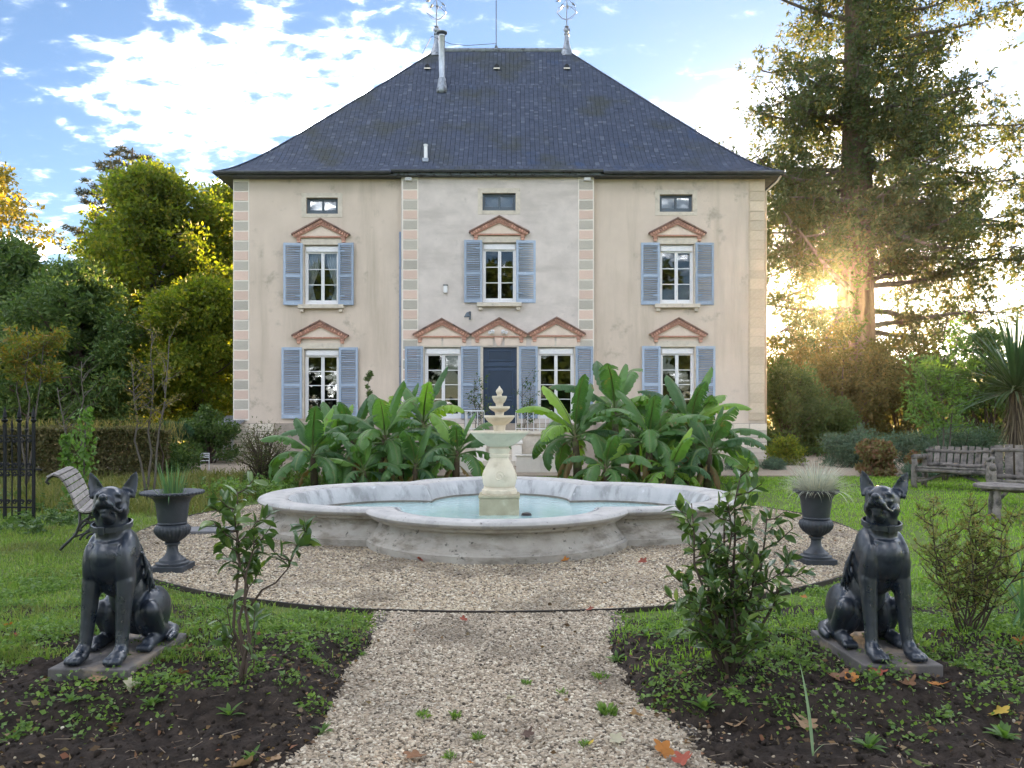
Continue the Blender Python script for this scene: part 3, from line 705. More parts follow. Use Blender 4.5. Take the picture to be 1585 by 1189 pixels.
# door with its pediment, lintel key and two spotlights
x0, x1, z1, z0 = hx(DOOR[0]), hx(DOOR[1]), hz(DOOR[2]), hz(DOOR[3])
dr = thing_part('door')
b = B(); b.box(x0, x1, YC + .10, YC + .17, z0, z1); b.build('leaf', M_door, dr)
for (a, c, q0, q1) in ((.16, .84, .055, .155), (.15, .85, .29, .60), (.15, .85, .66, .95)):
    xa, xc, za, zc = x0 + (x1 - x0) * a, x0 + (x1 - x0) * c, z1 - (z1 - z0) * q1, z1 - (z1 - z0) * q0
    b = B(); e = .05
    b.box(xa - e, xa, YC + .07, YC + .101, za - e, zc + e); b.box(xc, xc + e, YC + .07, YC + .101, za - e, zc + e); b.box(xa, xc, YC + .07, YC + .101, zc, zc + e); b.box(xa, xc, YC + .07, YC + .101, za - e, za)
    b.build('panel_moulding', M_door, dr, bevel=.012)
    b = B(); b.box(xa, xc, YC + .092, YC + .101, za, zc); b.build('panel', M_doorp, dr)
b = B(); b.box(x0, x1, YC + .06, YC + .102, z1 - (z1 - z0) * .235, z1 - (z1 - z0) * .205); b.build('transom', M_door, dr)
b = B(); b.ell((x0 + .09, YC + .05, z0 + 1.1), (.03, .03, .03)); b.build('door_knob', M_zinc, dr, smooth=True)
pediment(494, 730, 816, 518, YC)
b = B(); b.box(x0 - .1, x0 - .001, YC - .02, YC + .001, z0 - .3, z1 + .02); b.box(x1 + .001, x1 + .1, YC - .02, YC + .001, z0 - .3, z1 + .02); b.build('door_surround', M_stone, house)
for pa, pb, m in ((730, 763, M_tymp), (781, 814, M_tymp), (648, 684, M_tymp), (687, 722, M_tymp), (822, 858, M_tymp), (861, 897, M_tymp)):
    b = B(); b.box(hx(pa), hx(pb), YC - .028, YC - .023, hz(536), hz(522)); b.build('lintel_block', m, house)
b = B(); b.prism([(hx(764), hz(521.5)), (hx(780), hz(521.5)), (hx(774), hz(536)), (hx(770), hz(536))], YC - .06, YC - .02); b.build('keystone', M_qpink, house)
for px in (763, 779):
    b = B(); b.obox((hx(px), YC - .16, hz(515)), (.10, .10, .10), (R(25), 0, R(20 if px < 770 else -20))); b.tube([(hx(px), YC - .05, hz(515)), (hx(px), YC - .13, hz(515))], .02); b.tube([(hx(px) + (.1 if px > 770 else -.1), YC - .06, hz(515.5)), (hx(px) + (.1 if px > 770 else -.1), YC - .16, hz(517))], .05)
    b.build('spotlight', M_white, house, bevel=.01)
b = B(); b.box(hx(687.5), hx(693.5), YC - .10, YC - .001, hz(455), hz(444)); b.build('alarm_box', M_white, house, bevel=.01)
b = B(); b.box(hx(687), hx(694), YC - .12, YC - .001, hz(443.9), hz(442.5)); b.build('alarm_box_cover', M_corn, house)
b = B(); c = (hx(728), YC, hz(491)); b.tube([(c[0], c[1], c[2] + .1), (c[0] - .02, c[1] - .2, c[2] + .12), (c[0] - .07, c[1] - .3, c[2])], .018); b.lathe([(.02, .1), (.05, .06), (.11, -.05), (.10, -.06)], 12, (c[0] - .07, c[1] - .3, c[2])); b.box(c[0] - .03, c[0] + .03, c[1] - .03, c[1] - .001, c[2] - .1, c[2] + .16)
b.build('wall_lamp', M_attic, house)
# ---------------------------------------------------------------- roof
OH = .40; EX0, EX1, EY0, EY1, EZ = XL - OH, XR + OH, HD - OH, HD + DEP + OH, hz(262) - .22
RUN = (EY1 - EY0) / 2; RZ = EYE + (HY - 79) / FP * (HD + DEP / 2)
def prof(d):                                          # height of the roof at inset d, flared at the eaves
    u = d / RUN; lin = EZ + (RZ - EZ) * u; return lin - .62 * math.exp(-d / 1.15) * (d / 1.0) * .9 - .12 * math.sin(math.pi * u)
core = B(); ds = [0, .3, .7, 1.2, 1.8, 2.6, 3.6, 4.8, 6.0, RUN]; nd = len(ds); vs = []
for d in ds:
    z = prof(d) - .03
    vs += [(EX0 + d, EY0 + d, z), (EX1 - d, EY0 + d, z), (EX1 - d, EY1 - d, z), (EX0 + d, EY1 - d, z)]
core.add(vs, [(i * 4 + k, i * 4 + (k + 1) % 4, (i + 1) * 4 + (k + 1) % 4, (i + 1) * 4 + k) for i in range(nd - 1) for k in range(4)])
M_roofc = mat('roof_boarding', (.03, .032, .036), rough=.9)
roof = core.build('roof', M_roofc, house)
def slatemat():
    m, t, out = nodes('roof_slate'); p = t.nodes.new('ShaderNodeBsdfPrincipled'); t.links.new(p.outputs[0], out.inputs[0])
    c = ramp(t, randout(t, 'island'), [(0, (.030, .040, .068)), (.35, (.046, .058, .094)), (.7, (.038, .050, .083)), (.94, (.060, .074, .112)), (1, (.088, .104, .14))])
    c = mixc(t, maprange(t, noise(t, .55, 5, .6), .50, .72), c, (.038, .044, .042))                      # old moss
    c = mixc(t, maprange(t, noise(t, .9, 4, .6, loc=(9, 4, 1)), .60, .75), c, (.030, .052, .11))         # newer bluish slates
    t.links.new(c, p.inputs['Base Color']); p.inputs['Roughness'].default_value = .62; p.inputs['Specular IOR Level'].default_value = .45
    b = t.nodes.new('ShaderNodeBump'); b.inputs['Strength'].default_value = .3; b.inputs['Distance'].default_value = .01; t.links.new(noise(t, 30, 5), b.inputs['Height']); t.links.new(b.outputs[0], p.inputs['Normal'])
    return m
M_slate = slatemat()
rsr = np.random.RandomState(8); SV = []
ex = .118; dlist = [0.0]
while dlist[-1] < RUN - .03:
    d = dlist[-1]; g = (prof(d + .02) - prof(d)) / .02; dlist.append(min(RUN, d + ex / math.hypot(1, g)))
def face_slates(o, u, v, length):
    """o corner of the eave, u along it, v inwards (unit vectors in plan)"""
    for i in range(len(dlist) - 1):
        d0, d1 = dlist[i], dlist[min(i + 2, len(dlist) - 1)]; z0, z1 = prof(d0), prof(d1)
        a0, a1 = d0, length - d0; n = max(1, int((a1 - a0) / .16)); off = (.5 if i % 2 else 0) / n
        e = np.clip(np.linspace(0, 1, n + 1) + off * (a1 - a0 > .4), 0, 1); e = np.unique(np.concatenate([[0], e, [1]]))
        s0, s1 = a0 + (a1 - a0) * e[:-1], a0 + (a1 - a0) * e[1:]
        k = len(s0); lift = .016 + rsr.rand(k) * .012; gp = .006; tw = rsr.normal(0, .003, k); dj = rsr.normal(0, .005, k)
        lo = np.clip(s0 + gp, d1 * 0 + d0, None); hi = s1 - gp
        t0, t1 = np.maximum(lo, d1), np.minimum(hi, length - d1); bad = t1 <= t0; t0 = np.where(bad, (lo + hi) / 2, t0); t1 = np.where(bad, (lo + hi) / 2 + .001, t1)
        def pt(a, d, z): return np.stack([o[0] + u[0] * a + v[0] * d, o[1] + u[1] * a + v[1] * d, z + 0 * a], 1)
        A, Bq = pt(lo, d0 + dj, z0 + lift + tw), pt(hi, d0 + dj, z0 + lift - tw); C, D = pt(t1, d1 + 0 * dj, z1 + .002 + 0 * dj), pt(t0, d1 + 0 * dj, z1 + .002 + 0 * dj)
        dn = np.array([0, 0, -.014])
        SV.append(np.stack([A, Bq, C, D, A + dn, Bq + dn], 1))
face_slates((EX0, EY0), (1, 0), (0, 1), EX1 - EX0); face_slates((EX0, EY1), (0, -1), (1, 0), EY1 - EY0); face_slates((EX1, EY0), (0, 1), (-1, 0), EY1 - EY0); face_slates((EX1, EY1), (-1, 0), (0, -1), EX1 - EX0)
V = np.concatenate([s.reshape(-1, 3) for s in SV]); i = np.arange(len(V) // 6)[:, None] * 6
tag(link('slates', fast_mesh('slates', V, np.concatenate([i + [0, 1, 2, 3], i + [4, 5, 1, 0]]), M_slate), roof), kind='stuff')
for cxn, cyn, sx_, sy_ in ((EX0, EY0, 1, 1), (EX1, EY0, -1, 1), (EX0, EY1, 1, -1), (EX1, EY1, -1, -1)):
    b = B(); pts = [(cxn + sx_ * d, cyn + sy_ * d, prof(d) + .022) for d in np.linspace(0, RUN - .02, 26)]; b.tube(pts, .035, 6); b.build('hip_capping', M_slate, roof)
RX0, RX1, RY = EX0 + RUN, EX1 - RUN, (EY0 + EY1) / 2
b = B(); b.tube([(RX0, RY, RZ + .02), (RX1, RY, RZ + .02)], .10, 8); b.build('ridge_capping', M_zinc, roof)
# cornice, soffit and gutters
def ring(x0, x1, y0, y1, t, z0, z1, name, m, par=None, **k):
    b = B(); b.box(x0, x1, y0, y0 + t, z0, z1); b.box(x0, x1, y1 - t, y1, z0, z1); b.box(x0, x0 + t, y0 + t, y1 - t, z0, z1); b.box(x1 - t, x1, y0 + t, y1 - t, z0, z1)
    return b.build(name, m, par or house, **k)
ring(EX0 + .03, EX1 - .03, EY0 + .03, EY1 - .03, .5, EZ - .10, EZ - .035, 'soffit', M_corn)
ring(XL - .22, XR + .22, HD - .22, HD + DEP + .22, .25, ZT - .02, EZ - .101, 'cornice', M_corn)
ring(XL - .14, XR + .14, HD - .14, HD + DEP + .14, .17, ZT - .12, ZT - .021, 'cornice_moulding', M_corn)
b = B(); b.box(XA - .22, XB + .22, HD - .40, HD - .221, ZT + .10, EZ - .102); b.box(XA - .10, XB + .10, HD - .32, HD - .221, ZT - .0, ZT + .098); b.build('middle_cornice', M_corn2, house, bevel=.03)
def gutter(pts, name='gutter'):
    b = B(); n = 8; prev = None
    for p in pts:
        ringv = [(p[0] + p[3] * .075 * math.cos(t), p[1] + p[4] * .075 * math.cos(t), p[2] - .075 * math.sin(t)) for t in np.linspace(0, math.pi, n)]
        o_ = len(b.v); b.v += ringv
        if prev is not None: b.f += [(prev + i_, prev + i_ + 1, o_ + i_ + 1, o_ + i_) for i_ in range(n - 1)]
        prev = o_
    o = b.build(name, M_corn, house, smooth=True); m = o.modifiers.new('s', 'SOLIDIFY'); m.thickness = .008; return o
gutter([(EX0 - .06, EY0 - .06, EZ + .01, 0, 1), (XA - .3, EY0 - .06, EZ + .01, 0, 1)]); gutter([(XA - .28, EY0 - .075, EZ + .055, 0, 1), (XB + .28, EY0 - .075, EZ + .055, 0, 1)]); gutter([(XB + .3, EY0 - .06, EZ + .01, 0, 1), (EX1 + .06, EY0 - .06, EZ + .01, 0, 1)])
gutter([(EX1 + .06, EY0 - .06, EZ + .01, 1, 0), (EX1 + .06, EY1 + .06, EZ + .01, 1, 0)])
gutter([(EX0 - .06, EY0 - .06, EZ + .01, 1, 0), (EX0 - .06, EY1 + .06, EZ + .01, 1, 0)])
for px in (634, 908):
    b = B(); b.box(hx(px) - .11, hx(px) + .11, HD - .28, YC - .001, ZT - .235, ZT - .122); b.build('white_bracket', M_white, house, bevel=.02)
b = B(); xd = hx(620.5); b.tube([(xd, HD - .07, .1), (xd, HD - .07, hz(360))], .045, 10); dp = b.build('downpipe', mat('downpipe_blue', (.22, .27, .36), (.17, .21, .28), rough=.5), house, smooth=True)
for z in (1.4, 3.0, 4.6, 6.2): b = B(); b.tube([(xd, HD - .07, z), (xd, HD - .07, z + .05)], .055, 10); b.build('pipe_bracket', M_zinc, dp)
b = B(); xd = XR - .05; b.tube([(EX1 + .02, EY0 + .1, EZ - .08), (EX1 - .08, HD - .25, EZ - .25), (XR + .05, HD + .05, ZT - .5), (XR + .05, HD + .05, .1)], .03, 10); b.build('downpipe', M_qpale, house, smooth=True)
# flue, vents, mast and cable
def on_roof(px, py):
    """point of the front roof slope seen at a pixel"""
    best = None
    for d in np.linspace(0, RUN, 800):
        y = EY0 + d; yy = HY - (prof(d) - EYE) * FP / y
        if best is None or abs(yy - py) < best[0]: best = (abs(yy - py), y, prof(d))
    return Vector(((px - CX) / FP * best[1], best[1], best[2]))
c = on_roof(684, 140)
b = B(); b.lathe([(.24, -.15), (.20, .05), (.14, .42), (.13, .45)], 16, c); fl = b.build('flue', M_zinc, roof, smooth=True)
b = B(); b.lathe([(.115, .4), (.115, 2.0), (.13, 2.02), (.13, 2.06), (.09, 2.08)], 16, c); b.build('flue_pipe', mat('flue_steel', (.42, .45, .50), (.30, .32, .36), rough=.35, metal=.7), fl, auto=40)
b = B(); b.lathe([(.20, 2.14), (.21, 2.17), (.10, 2.22), (.02, 2.23)], 16, c); b.tube([c + Vector((.1, 0, 2.05)), c + Vector((.1, 0, 2.15))], .012, 5); b.tube([c + Vector((-.1, 0, 2.05)), c + Vector((-.1, 0, 2.15))], .012, 5); b.build('flue_cap', M_zinc, fl, auto=40)
c = on_roof(659, 249)
b = B(); b.box(c.x - .10, c.x + .10, c.y - .13, c.y + .05, c.z - .06, c.z + .06); v0 = b.build('roof_vent', M_zinc, roof)
b = B(); b.lathe([(.062, 0), (.062, .50), (.075, .50), (.075, .54), (.02, .55)], 12, c); b.build('vent_pipe', M_white, v0, auto=40)
for px in (662, 769, 877):
    c = on_roof(px, 107); b = B(); b.prism([(c.x - .10, c.z - .02), (c.x + .10, c.z - .02), (c.x + .08, c.z + .10), (c.x, c.z + .16), (c.x - .08, c.z + .10)], c.y - .14, c.y + .12); v0 = b.build('roof_vent', M_roofc, roof)
    b = B(); b.box(c.x - .12, c.x + .12, c.y - .18, c.y - .142, c.z - .06, c.z - .02); b.build('vent_lip', M_joint, v0)
b = B(); mp_ = Vector(((768 - CX) / FP * RY, RY, RZ)); b.tube([mp_, mp_ + Vector((0, 0, 3.4))], .022, 6); b.lathe([(.09, 0), (.06, .2), (.02, .22)], 10, mp_); b.build('mast', M_attic, roof)
b = B(); pts = [Vector((RX0 - .6, RY - .6, prof(RUN - .6) + .1)), Vector((RX0 - .15, RY - .2, RZ + .5)), Vector((RX0 + .6, RY, RZ + .28)), mp_ + Vector((-1.2, 0, .22)), mp_ + Vector((0, 0, .3))]; b.tube(pts, .012, 5); b.build('cable', M_corn, roof)
def finial(x, y, z):
    f = thing_part('roof_finial')
    b = B(); b.lathe([(.30, -.28), (.24, -.05), (.15, .16), (.10, .38), (.085, .62), (.11, .65), (.11, .70), (.05, .72)], 14, (x, y, z)); b.build('socle', M_zinc, f, auto=35)
    b = B(); b.ell((x, y, z + .83), (.10, .10, .12)); b.lathe([(.05, .72), (.05, .95), (.09, .96), (.09, .99), (.02, 1.0)], 10, (x, y, z)); b.box(x - .13, x + .13, y - .03, y + .03, z + .80, z + .90); b.build('urn', M_zinc, f, auto=35)
    b = B(); b.tube([(x, y, z + .9), (x, y, z + 2.62)], [.03, .018], 6); b.build('rod', M_zinc, f)
    for k in range(9):
        a = R(-75 + k * 45 * .92 + 40); b = B(); c0 = Vector((x, y, z + 2.12)); d_ = Vector((math.sin(a), 0, math.cos(a)))
        if k == 8: continue
        b.tube([c0, c0 + d_ * .42], .011, 5); b.tube([c0 + d_ * .26, c0 + d_ * .33, c0 + d_ * .47], [.012, .05, .006], 6); b.build('ray', M_zinc, f)
    b = B(); n = 28; pts = [Vector((x + .40 * math.cos(2 * math.pi * i_ / n), y + .40 * math.sin(2 * math.pi * i_ / n), z + 1.55 + .06 * math.sin(6 * math.pi * i_ / n))) for i_ in range(n + 1)]; b.tube(pts, .012, 5)
    for s_ in (-1, 1): b.tube([(x, y, z + 1.25), (x + s_ * .2, y, z + 1.3), (x + s_ * .4, y, z + 1.55), (x + s_ * .33, y, z + 1.75), (x + s_ * .2, y, z + 1.8), (x + s_ * .13, y, z + 1.68)], .012, 5)
    b.build('scroll', M_zinc, f)
finial(RX0 + .02, RY, RZ); finial(RX1 - .02, RY, RZ)
# ---------------------------------------------------------------- steps before the door
st = thing('door_steps', 'pale stone landing and steps with white railing before the blue door', 'steps', (hx(774), 23.6, 0))
xa, xb, zl = hx(724), hx(850), hz(664) - .04
b = B(); b.box(xa, xb, 23.35, YC - .055, 0, zl - .101); b.build('landing', M_stone, st)
b = B(); b.box(xa - .06, xb + .06, 23.27, YC - .056, zl - .10, zl); b.build('landing_slab', M_stone, st, bevel=.02)
for k in range(5):
    b = B(); w0 = hx(753), hx(797); b.box(w0[0], w0[1], 23.26 - .3 * (5 - k), 23.26 - .3 * (4 - k) - .002, 0, zl * (k + 1) / 6); b.build('step', M_stone, st, bevel=.015)
for s_, xw in ((-1, hx(750)), (1, hx(799))):
    b = B(); b.box(xw - .14 , xw + .14, 21.9, 23.25, 0, .62); b.box(xw - .17, xw + .17, 21.86, 23.25, .621, .70); b.build('side_wall', M_joint, st, bevel=.015)
M_rail = mat('white_railing', (.72, .72, .70), (.6, .6, .6), rough=.5)
for seg in (((xa, 23.42), (hx(752), 23.42)), ((hx(798), 23.42), (xb, 23.42)), ((xa, 23.42), (xa, YC - .1)), ((xb, 23.42), (xb, YC - .1))):
    (ax, ay), (bx_, by_) = seg; rl = bpy.data.objects.new('railing', None); COL.objects.link(rl); rl.parent = st; rl.matrix_parent_inverse = MW[st.name].inverted()
    b = B(); b.tube([(ax, ay, zl + .62), (bx_, by_, zl + .62)], .022, 6); b.tube([(ax, ay, zl + .08), (bx_, by_, zl + .08)], .014, 6); b.build('rail', M_rail, rl)
    n = max(2, int(math.hypot(bx_ - ax, by_ - ay) / .16))
    for k in range(n + 1): b = B(); u = k / n; b.tube([(ax + (bx_ - ax) * u, ay + (by_ - ay) * u, zl + .001), (ax + (bx_ - ax) * u, ay + (by_ - ay) * u, zl + .61)], .010, 5); b.build('baluster', M_rail, rl)
# ================================================================ FOUNTAIN
M_rim = mat('rim_stone', (.47, .45, .425), (.36, .345, .325), rough=.65, scale=3.5, bump=.35, bscale=40, spec=.3, stain=(.30, .29, .28), sscale=5, slo=.48, shi=.70, sstretch=(1, 1, .35), stain2=(.13, .12, .105), s2scale=16, s2lo=.60, s2hi=.72)
M_bwall = mat('basin_stone', (.43, .40, .35), (.30, .27, .23), rough=.85, scale=4, bump=.5, bscale=30, spec=.2, stain=(.20, .175, .14), sscale=3.0, slo=.46, shi=.68, sstretch=(1, 1, 2.6), stain2=(.07, .065, .055), s2scale=13, s2lo=.59, s2hi=.70)
M_inner = mat('basin_lining', (.49, .485, .48), (.33, .33, .33), rough=.7, scale=3, bump=.3, bscale=30, stretch=(1, 1, .25), stain=(.25, .25, .245), sscale=5, slo=.46, shi=.66, sstretch=(1, 1, .12), stain2=(.66, .67, .68), s2scale=5, s2lo=.6, s2hi=.75)
M_basefl = mat('basin_floor', (.46, .64, .63), (.38, .56, .55), rough=.7, scale=2)
M_wline = mat('waterline_grime', (.24, .21, .17), (.15, .13, .11), rough=.8, scale=12, bump=.4)
LB = [(0, -1.25, 1.55), (1.42, 0, 1.75), (0, 1.25, 1.55), (-1.42, 0, 1.75)]     # four lobes: centre and radius
def outline(off, n=40):
    """plan of the basin moved outwards by off: four arcs"""
    pts = []
    def isect(i):
        x0, y0, r0 = LB[i]; x1, y1, r1 = LB[(i + 1) % 4]; r0 += off; r1 += off
        d = math.hypot(x1 - x0, y1 - y0); a = (d * d + r0 * r0 - r1 * r1) / (2 * d); h = math.sqrt(max(r0 * r0 - a * a, 0)); ux, uy = (x1 - x0) / d, (y1 - y0) / d
        c = (x0 + ux * a, y0 + uy * a); p, q = (c[0] - uy * h, c[1] + ux * h), (c[0] + uy * h, c[1] - ux * h)
        return max(p, q, key=lambda t: math.hypot(*t))
    I = [isect(i) for i in range(4)]
    arcs = []
    for i in range(4):
        x, y, r = LB[i]; r += off; s, e = I[i - 1], I[i]; a0, a1 = math.atan2(s[1] - y, s[0] - x), math.atan2(e[1] - y, e[0] - x)
        while a1 < a0: a1 += 2 * math.pi
        arcs.append([(FC.x + x + r * math.cos(a0 + (a1 - a0) * k / n), FC.y + y + r * math.sin(a0 + (a1 - a0) * k / n)) for k in range(n + 1)])
    return arcs
def sweep(prof_, n=40, arcsel=None, sub=None, closed=True):
    """profile (offset, z) swept round the lobes; arcsel/sub pick one stretch"""
    b = B(); cols = [outline(o, n) for o, z in prof_]
    for ai in (range(4) if arcsel is None else [arcsel]):
        k0, k1 = (0, n) if sub is None else sub; base_ = len(b.v); m = len(prof_); kk = k1 - k0 + 1
        for pi, (o, z) in enumerate(prof_):
            for k in range(k0, k1 + 1): b.v.append((cols[pi][ai][k][0], cols[pi][ai][k][1], z))
        for pi in range(m - 1 if not closed else m):
            pj = (pi + 1) % m
            for k in range(kk - 1): b.f.append((base_ + pi * kk + k, base_ + pi * kk + k + 1, base_ + pj * kk + k + 1, base_ + pj * kk + k))
        if closed and sub is not None:
            b.f.append(tuple(base_ + pi * kk for pi in range(m))); b.f.append(tuple(base_ + pi * kk + kk - 1 for pi in reversed(range(m))))
    return b
fo = thing('fountain', 'round lobed stone basin with a cream four-bowl fountain pillar in its middle', 'fountain', tuple(FC))
RT = .425
sweep([(.0, -.02), (.005, .075), (-.015, .085), (-.02, .10), (-.035, .103), (-.045, .125), (-.08, .16), (-.125, .20), (-.15, .25), (-.15, .285), (-.10, .30), (-.085, .30), (-.07, .325), (-.07, .34), (-.30, .345), (-.56, .06), (-.56, -.02)], closed=True).build('basin_wall', M_bwall, fo, auto=50)
rimp = [(-.07, .341), (-.03, .343), (.0, .36), (.012, .385), (.0, .41), (-.03, .424), (-.09, .43), (-.20, RT), (-.30, .415), (-.345, .395), (-.36, .365), (-.365, .346)]
splits = {0: [(0, 13), (13, 27), (27, 40)], 1: [(0, 14), (14, 28), (28, 40)], 2: [(0, 13), (13, 27), (27, 40)], 3: [(0, 14), (14, 28), (28, 40)]}
for ai, l in splits.items():
    for s in l: sweep(rimp, arcsel=ai, sub=s).build('coping_stone', M_rim, fo, auto=45)
inn = [(-.37, .40), (-.40, .385), (-.46, .26), (-.50, .165), (-.575, .0), (-.60, .0), (-.36, .37)]
sweep(inn).build('inner_lining', M_inner, fo, auto=50)
sweep([(-.495, .16), (-.505, .185), (-.52, .185), (-.51, .14)]).build('waterline_band', M_wline, fo)
b = B(); arcs = outline(-.58); b.add([(x, y, .012) for a in arcs for x, y in a[:-1]], [tuple(range(sum(len(a) - 1 for a in arcs)))]); b.build('basin_floor', M_basefl, fo)
# water
def watermat():
    m, t, out = nodes('fountain_water'); p = t.nodes.new('ShaderNodeBsdfPrincipled'); t.links.new(p.outputs[0], out.inputs[0])
    p.inputs['Base Color'].default_value = (.62, .93, .92, 1); p.inputs['Roughness'].default_value = .03; p.inputs['IOR'].default_value = 1.33; p.inputs['Transmission Weight'].default_value = .55
    bsd = (.33, .62, .62); p.inputs['Base Color'].default_value = (.52, .85, .85, 1)
    b = t.nodes.new('ShaderNodeBump'); b.inputs['Strength'].default_value = .22; b.inputs['Distance'].default_value = .03; t.links.new(noise(t, 7, 3, .55, (1, 2.2, 1)), b.inputs['Height']); t.links.new(b.outputs[0], p.inputs['Normal'])
    return m
b = B(); arcs = outline(-.50); b.add([(x, y, .155) for a in arcs for x, y in a[:-1]], [tuple(range(sum(len(a) - 1 for a in arcs)))])
tag(b.build('water', watermat()), kind='structure')
# pillar
M_cream = mat('cream_stone', (.68, .60, .47), (.58, .50, .38), rough=.75, scale=5, bump=.25, bscale=40, spec=.25, stain=(.50, .43, .32), sscale=6, slo=.5, shi=.75, stain2=(.36, .31, .23), s2scale=11, s2lo=.64, s2hi=.78)
M_algae = mat('algae_stone', (.42, .38, .26), (.31, .28, .185), rough=.8, scale=5, bump=.3, bscale=40, spec=.25, stain=(.50, .46, .33), sscale=6, slo=.5, shi=.75)
x, y = FC.x, FC.y; pz = lambda py: EYE - (py - HY) / FP * y
pl = B(); pl.box(x - .265, x + .265, y - .265, y + .265, .012, .375); pl.build('pedestal_block', M_algae, fo, bevel=.012)
pl = B(); pl.box(x - .275, x + .275, y - .275, y + .275, .376, .415); pl.build('pedestal_slab', M_algae, fo, bevel=.012)
pl = B(); pl.lathe([(.235, .416), (.24, .44), (.235, .475), (.215, .485), (.215, .51)], 40, (x, y, 0)); pl.build('plinth_ring', M_cream, fo, auto=40)
pl = B(); pl.lathe([(.20, .511), (.215, .535), (.225, .57), (.23, .62), (.222, .68), (.20, .75), (.17, .815), (.14, .86), (.125, .89), (.122, .905), (.135, .915), (.137, .945), (.128, .955), (.132, .985), (.140, .995), (.142, 1.03)], 40, (x, y, 0)); va = pl.build('vase_stem', M_cream, fo, auto=40)
b = B()
for s in range(4):
    a0 = -math.pi / 2 + s * math.pi / 2; pts = []
    for k in range(40):
        t = k / 39 * 3.2 * math.pi; rr = .075 * (1 - k / 48); zc = .665 + rr * math.sin(t); aa = a0 + rr * math.cos(t) / .22
        rad = np.interp(zc, [.57, .62, .68, .75], [.225, .23, .222, .20]); pts.append((x + rad * math.cos(aa), y + rad * math.sin(aa), zc))
    b.tube(pts, .010, 6)
b.build('scroll_relief', M_cream, va, smooth=True)
def bowl(r, zr, depth, rs_, zs, name='bowl', lobes=0):
    pr = [(rs_, zs), (rs_ * 1.05, zs + .02)]
    for k in range(9): u = k / 8; pr.append((rs_ * 1.05 + (r * .97 - rs_ * 1.05) * (u ** .72), zs + .02 + (zr - .03 - zs - .02) * u))
    pr += [(r, zr - .028), (r * 1.01, zr - .012), (r, zr), (r * .92, zr), (r * .85, zr - .03), (r * .35, zr - depth * .6), (.01, zr - depth * .62)]
    b = B(); b.lathe(pr, 48, (x, y, 0), flute=(zs + .03, zr - .04, lobes, .05) if lobes else None); return b.build(name, M_cream, fo, auto=38)
bowl(.40, pz(667), .17, .125, 1.031, lobes=24)
def stem(r0, z0, r1, z1, rr):
    b = B(); b.lathe([(r0, z0), (r0, z0 + .02), (rr, z0 + .03), (r1 * .95, z1 - .02), (r1, z1)], 28, (x, y, 0)); b.build('stem', M_cream, fo, auto=38)
stem(.085, pz(669) - .06, .085, pz(660), .075); bowl(.205, pz(643), .09, .085, pz(660) + .001, lobes=16)
stem(.07, pz(644) - .05, .06, pz(640), .06); bowl(.14, pz(629), .05, .062, pz(640) + .001, lobes=12)
stem(.055, pz(630) - .03, .05, pz(627), .05); bowl(.10, pz(613), .04, .05, pz(627) + .001, lobes=12)
b = B(); b.lathe([(.03, pz(615)), (.035, pz(612)), (.028, pz(611)), (.045, pz(608)), (.05, pz(606)), (.04, pz(603.5)), (.022, pz(601)), (.012, pz(599.5)), (.004, pz(597.5))], 20, (x, y, 0)); b.build('finial', M_cream, fo, smooth=True)
pm = thing('fountain_pump', 'small black floating pump head in the water beside the fountain pillar', 'pump', (x + .36, y - .25, .15))
b = B(); b.lathe([(.03, -.06), (.065, -.05), (.07, .01), (.055, .035), (.02, .045)], 16); b.build('housing', M_edge, pm, world=False, auto=40)
b = B(); b.lathe([(.075, -.012), (.078, -.002), (.075, .008)], 16); b.build('float_ring', mat('pump_grey', (.08, .085, .09)), pm, world=False)

# ================================================================ DOG STATUES
def dogmat():
    m, t, out = nodes('black_bronze'); p = t.nodes.new('ShaderNodeBsdfPrincipled'); t.links.new(p.outputs[0], out.inputs[0])
    c = ramp(t, noise(t, 7, 6, .6), [(.3, (.008, .012, .019)), (.7, (.018, .026, .040))])
    c = mixc(t, maprange(t, noise(t, 18, 5, .65, loc=(3, 1, 2)), .62, .76), c, (.04, .05, .06))
    t.links.new(c, p.inputs['Base Color']); p.inputs['Specular IOR Level'].default_value = .75
    t.links.new(maprange(t, noise(t, 12, 5), .3, .75, .25, .50), p.inputs['Roughness'])
    b = t.nodes.new('ShaderNodeBump'); b.inputs['Strength'].default_value = .22; b.inputs['Distance'].default_value = .006; t.links.new(noise(t, 35, 4), b.inputs['Height']); t.links.new(b.outputs[0], p.inputs['Normal'])
    return m
M_dog = dogmat()
M_plate = mat('weathered_plate', (.15, .135, .125), (.075, .07, .068), rough=.75, scale=6, bump=.4, bscale=50, spec=.35, stain=(.24, .19, .14), sscale=5, slo=.5, shi=.65)
def cone(b, pts, rad, n=14):
    """chain of round-ended tapered limbs"""
    b.tube(pts, rad, n)
    for p_, r_ in zip(pts, rad): b.ell(p_, (r_, r_, r_), nu=n, nv=8)
def fuse(b, name, voxel, it, m):
    me = b.mesh(name, m); o = bpy.data.objects.new(name + '_tmp', me); COL.objects.link(o)
    r = o.modifiers.new('r', 'REMESH'); r.mode = 'VOXEL'; r.voxel_size = voxel; r.use_smooth_shade = True
    s = o.modifiers.new('s', 'SMOOTH'); s.factor = .5; s.iterations = it
    dg = bpy.context.evaluated_depsgraph_get(); res = bpy.data.meshes.new_from_object(o.evaluated_get(dg)); res.name = name
    bpy.data.objects.remove(o); res.polygons.foreach_set('use_smooth', np.ones(len(res.polygons), dtype=bool))
    if not res.materials: res.materials.append(m)
    return res
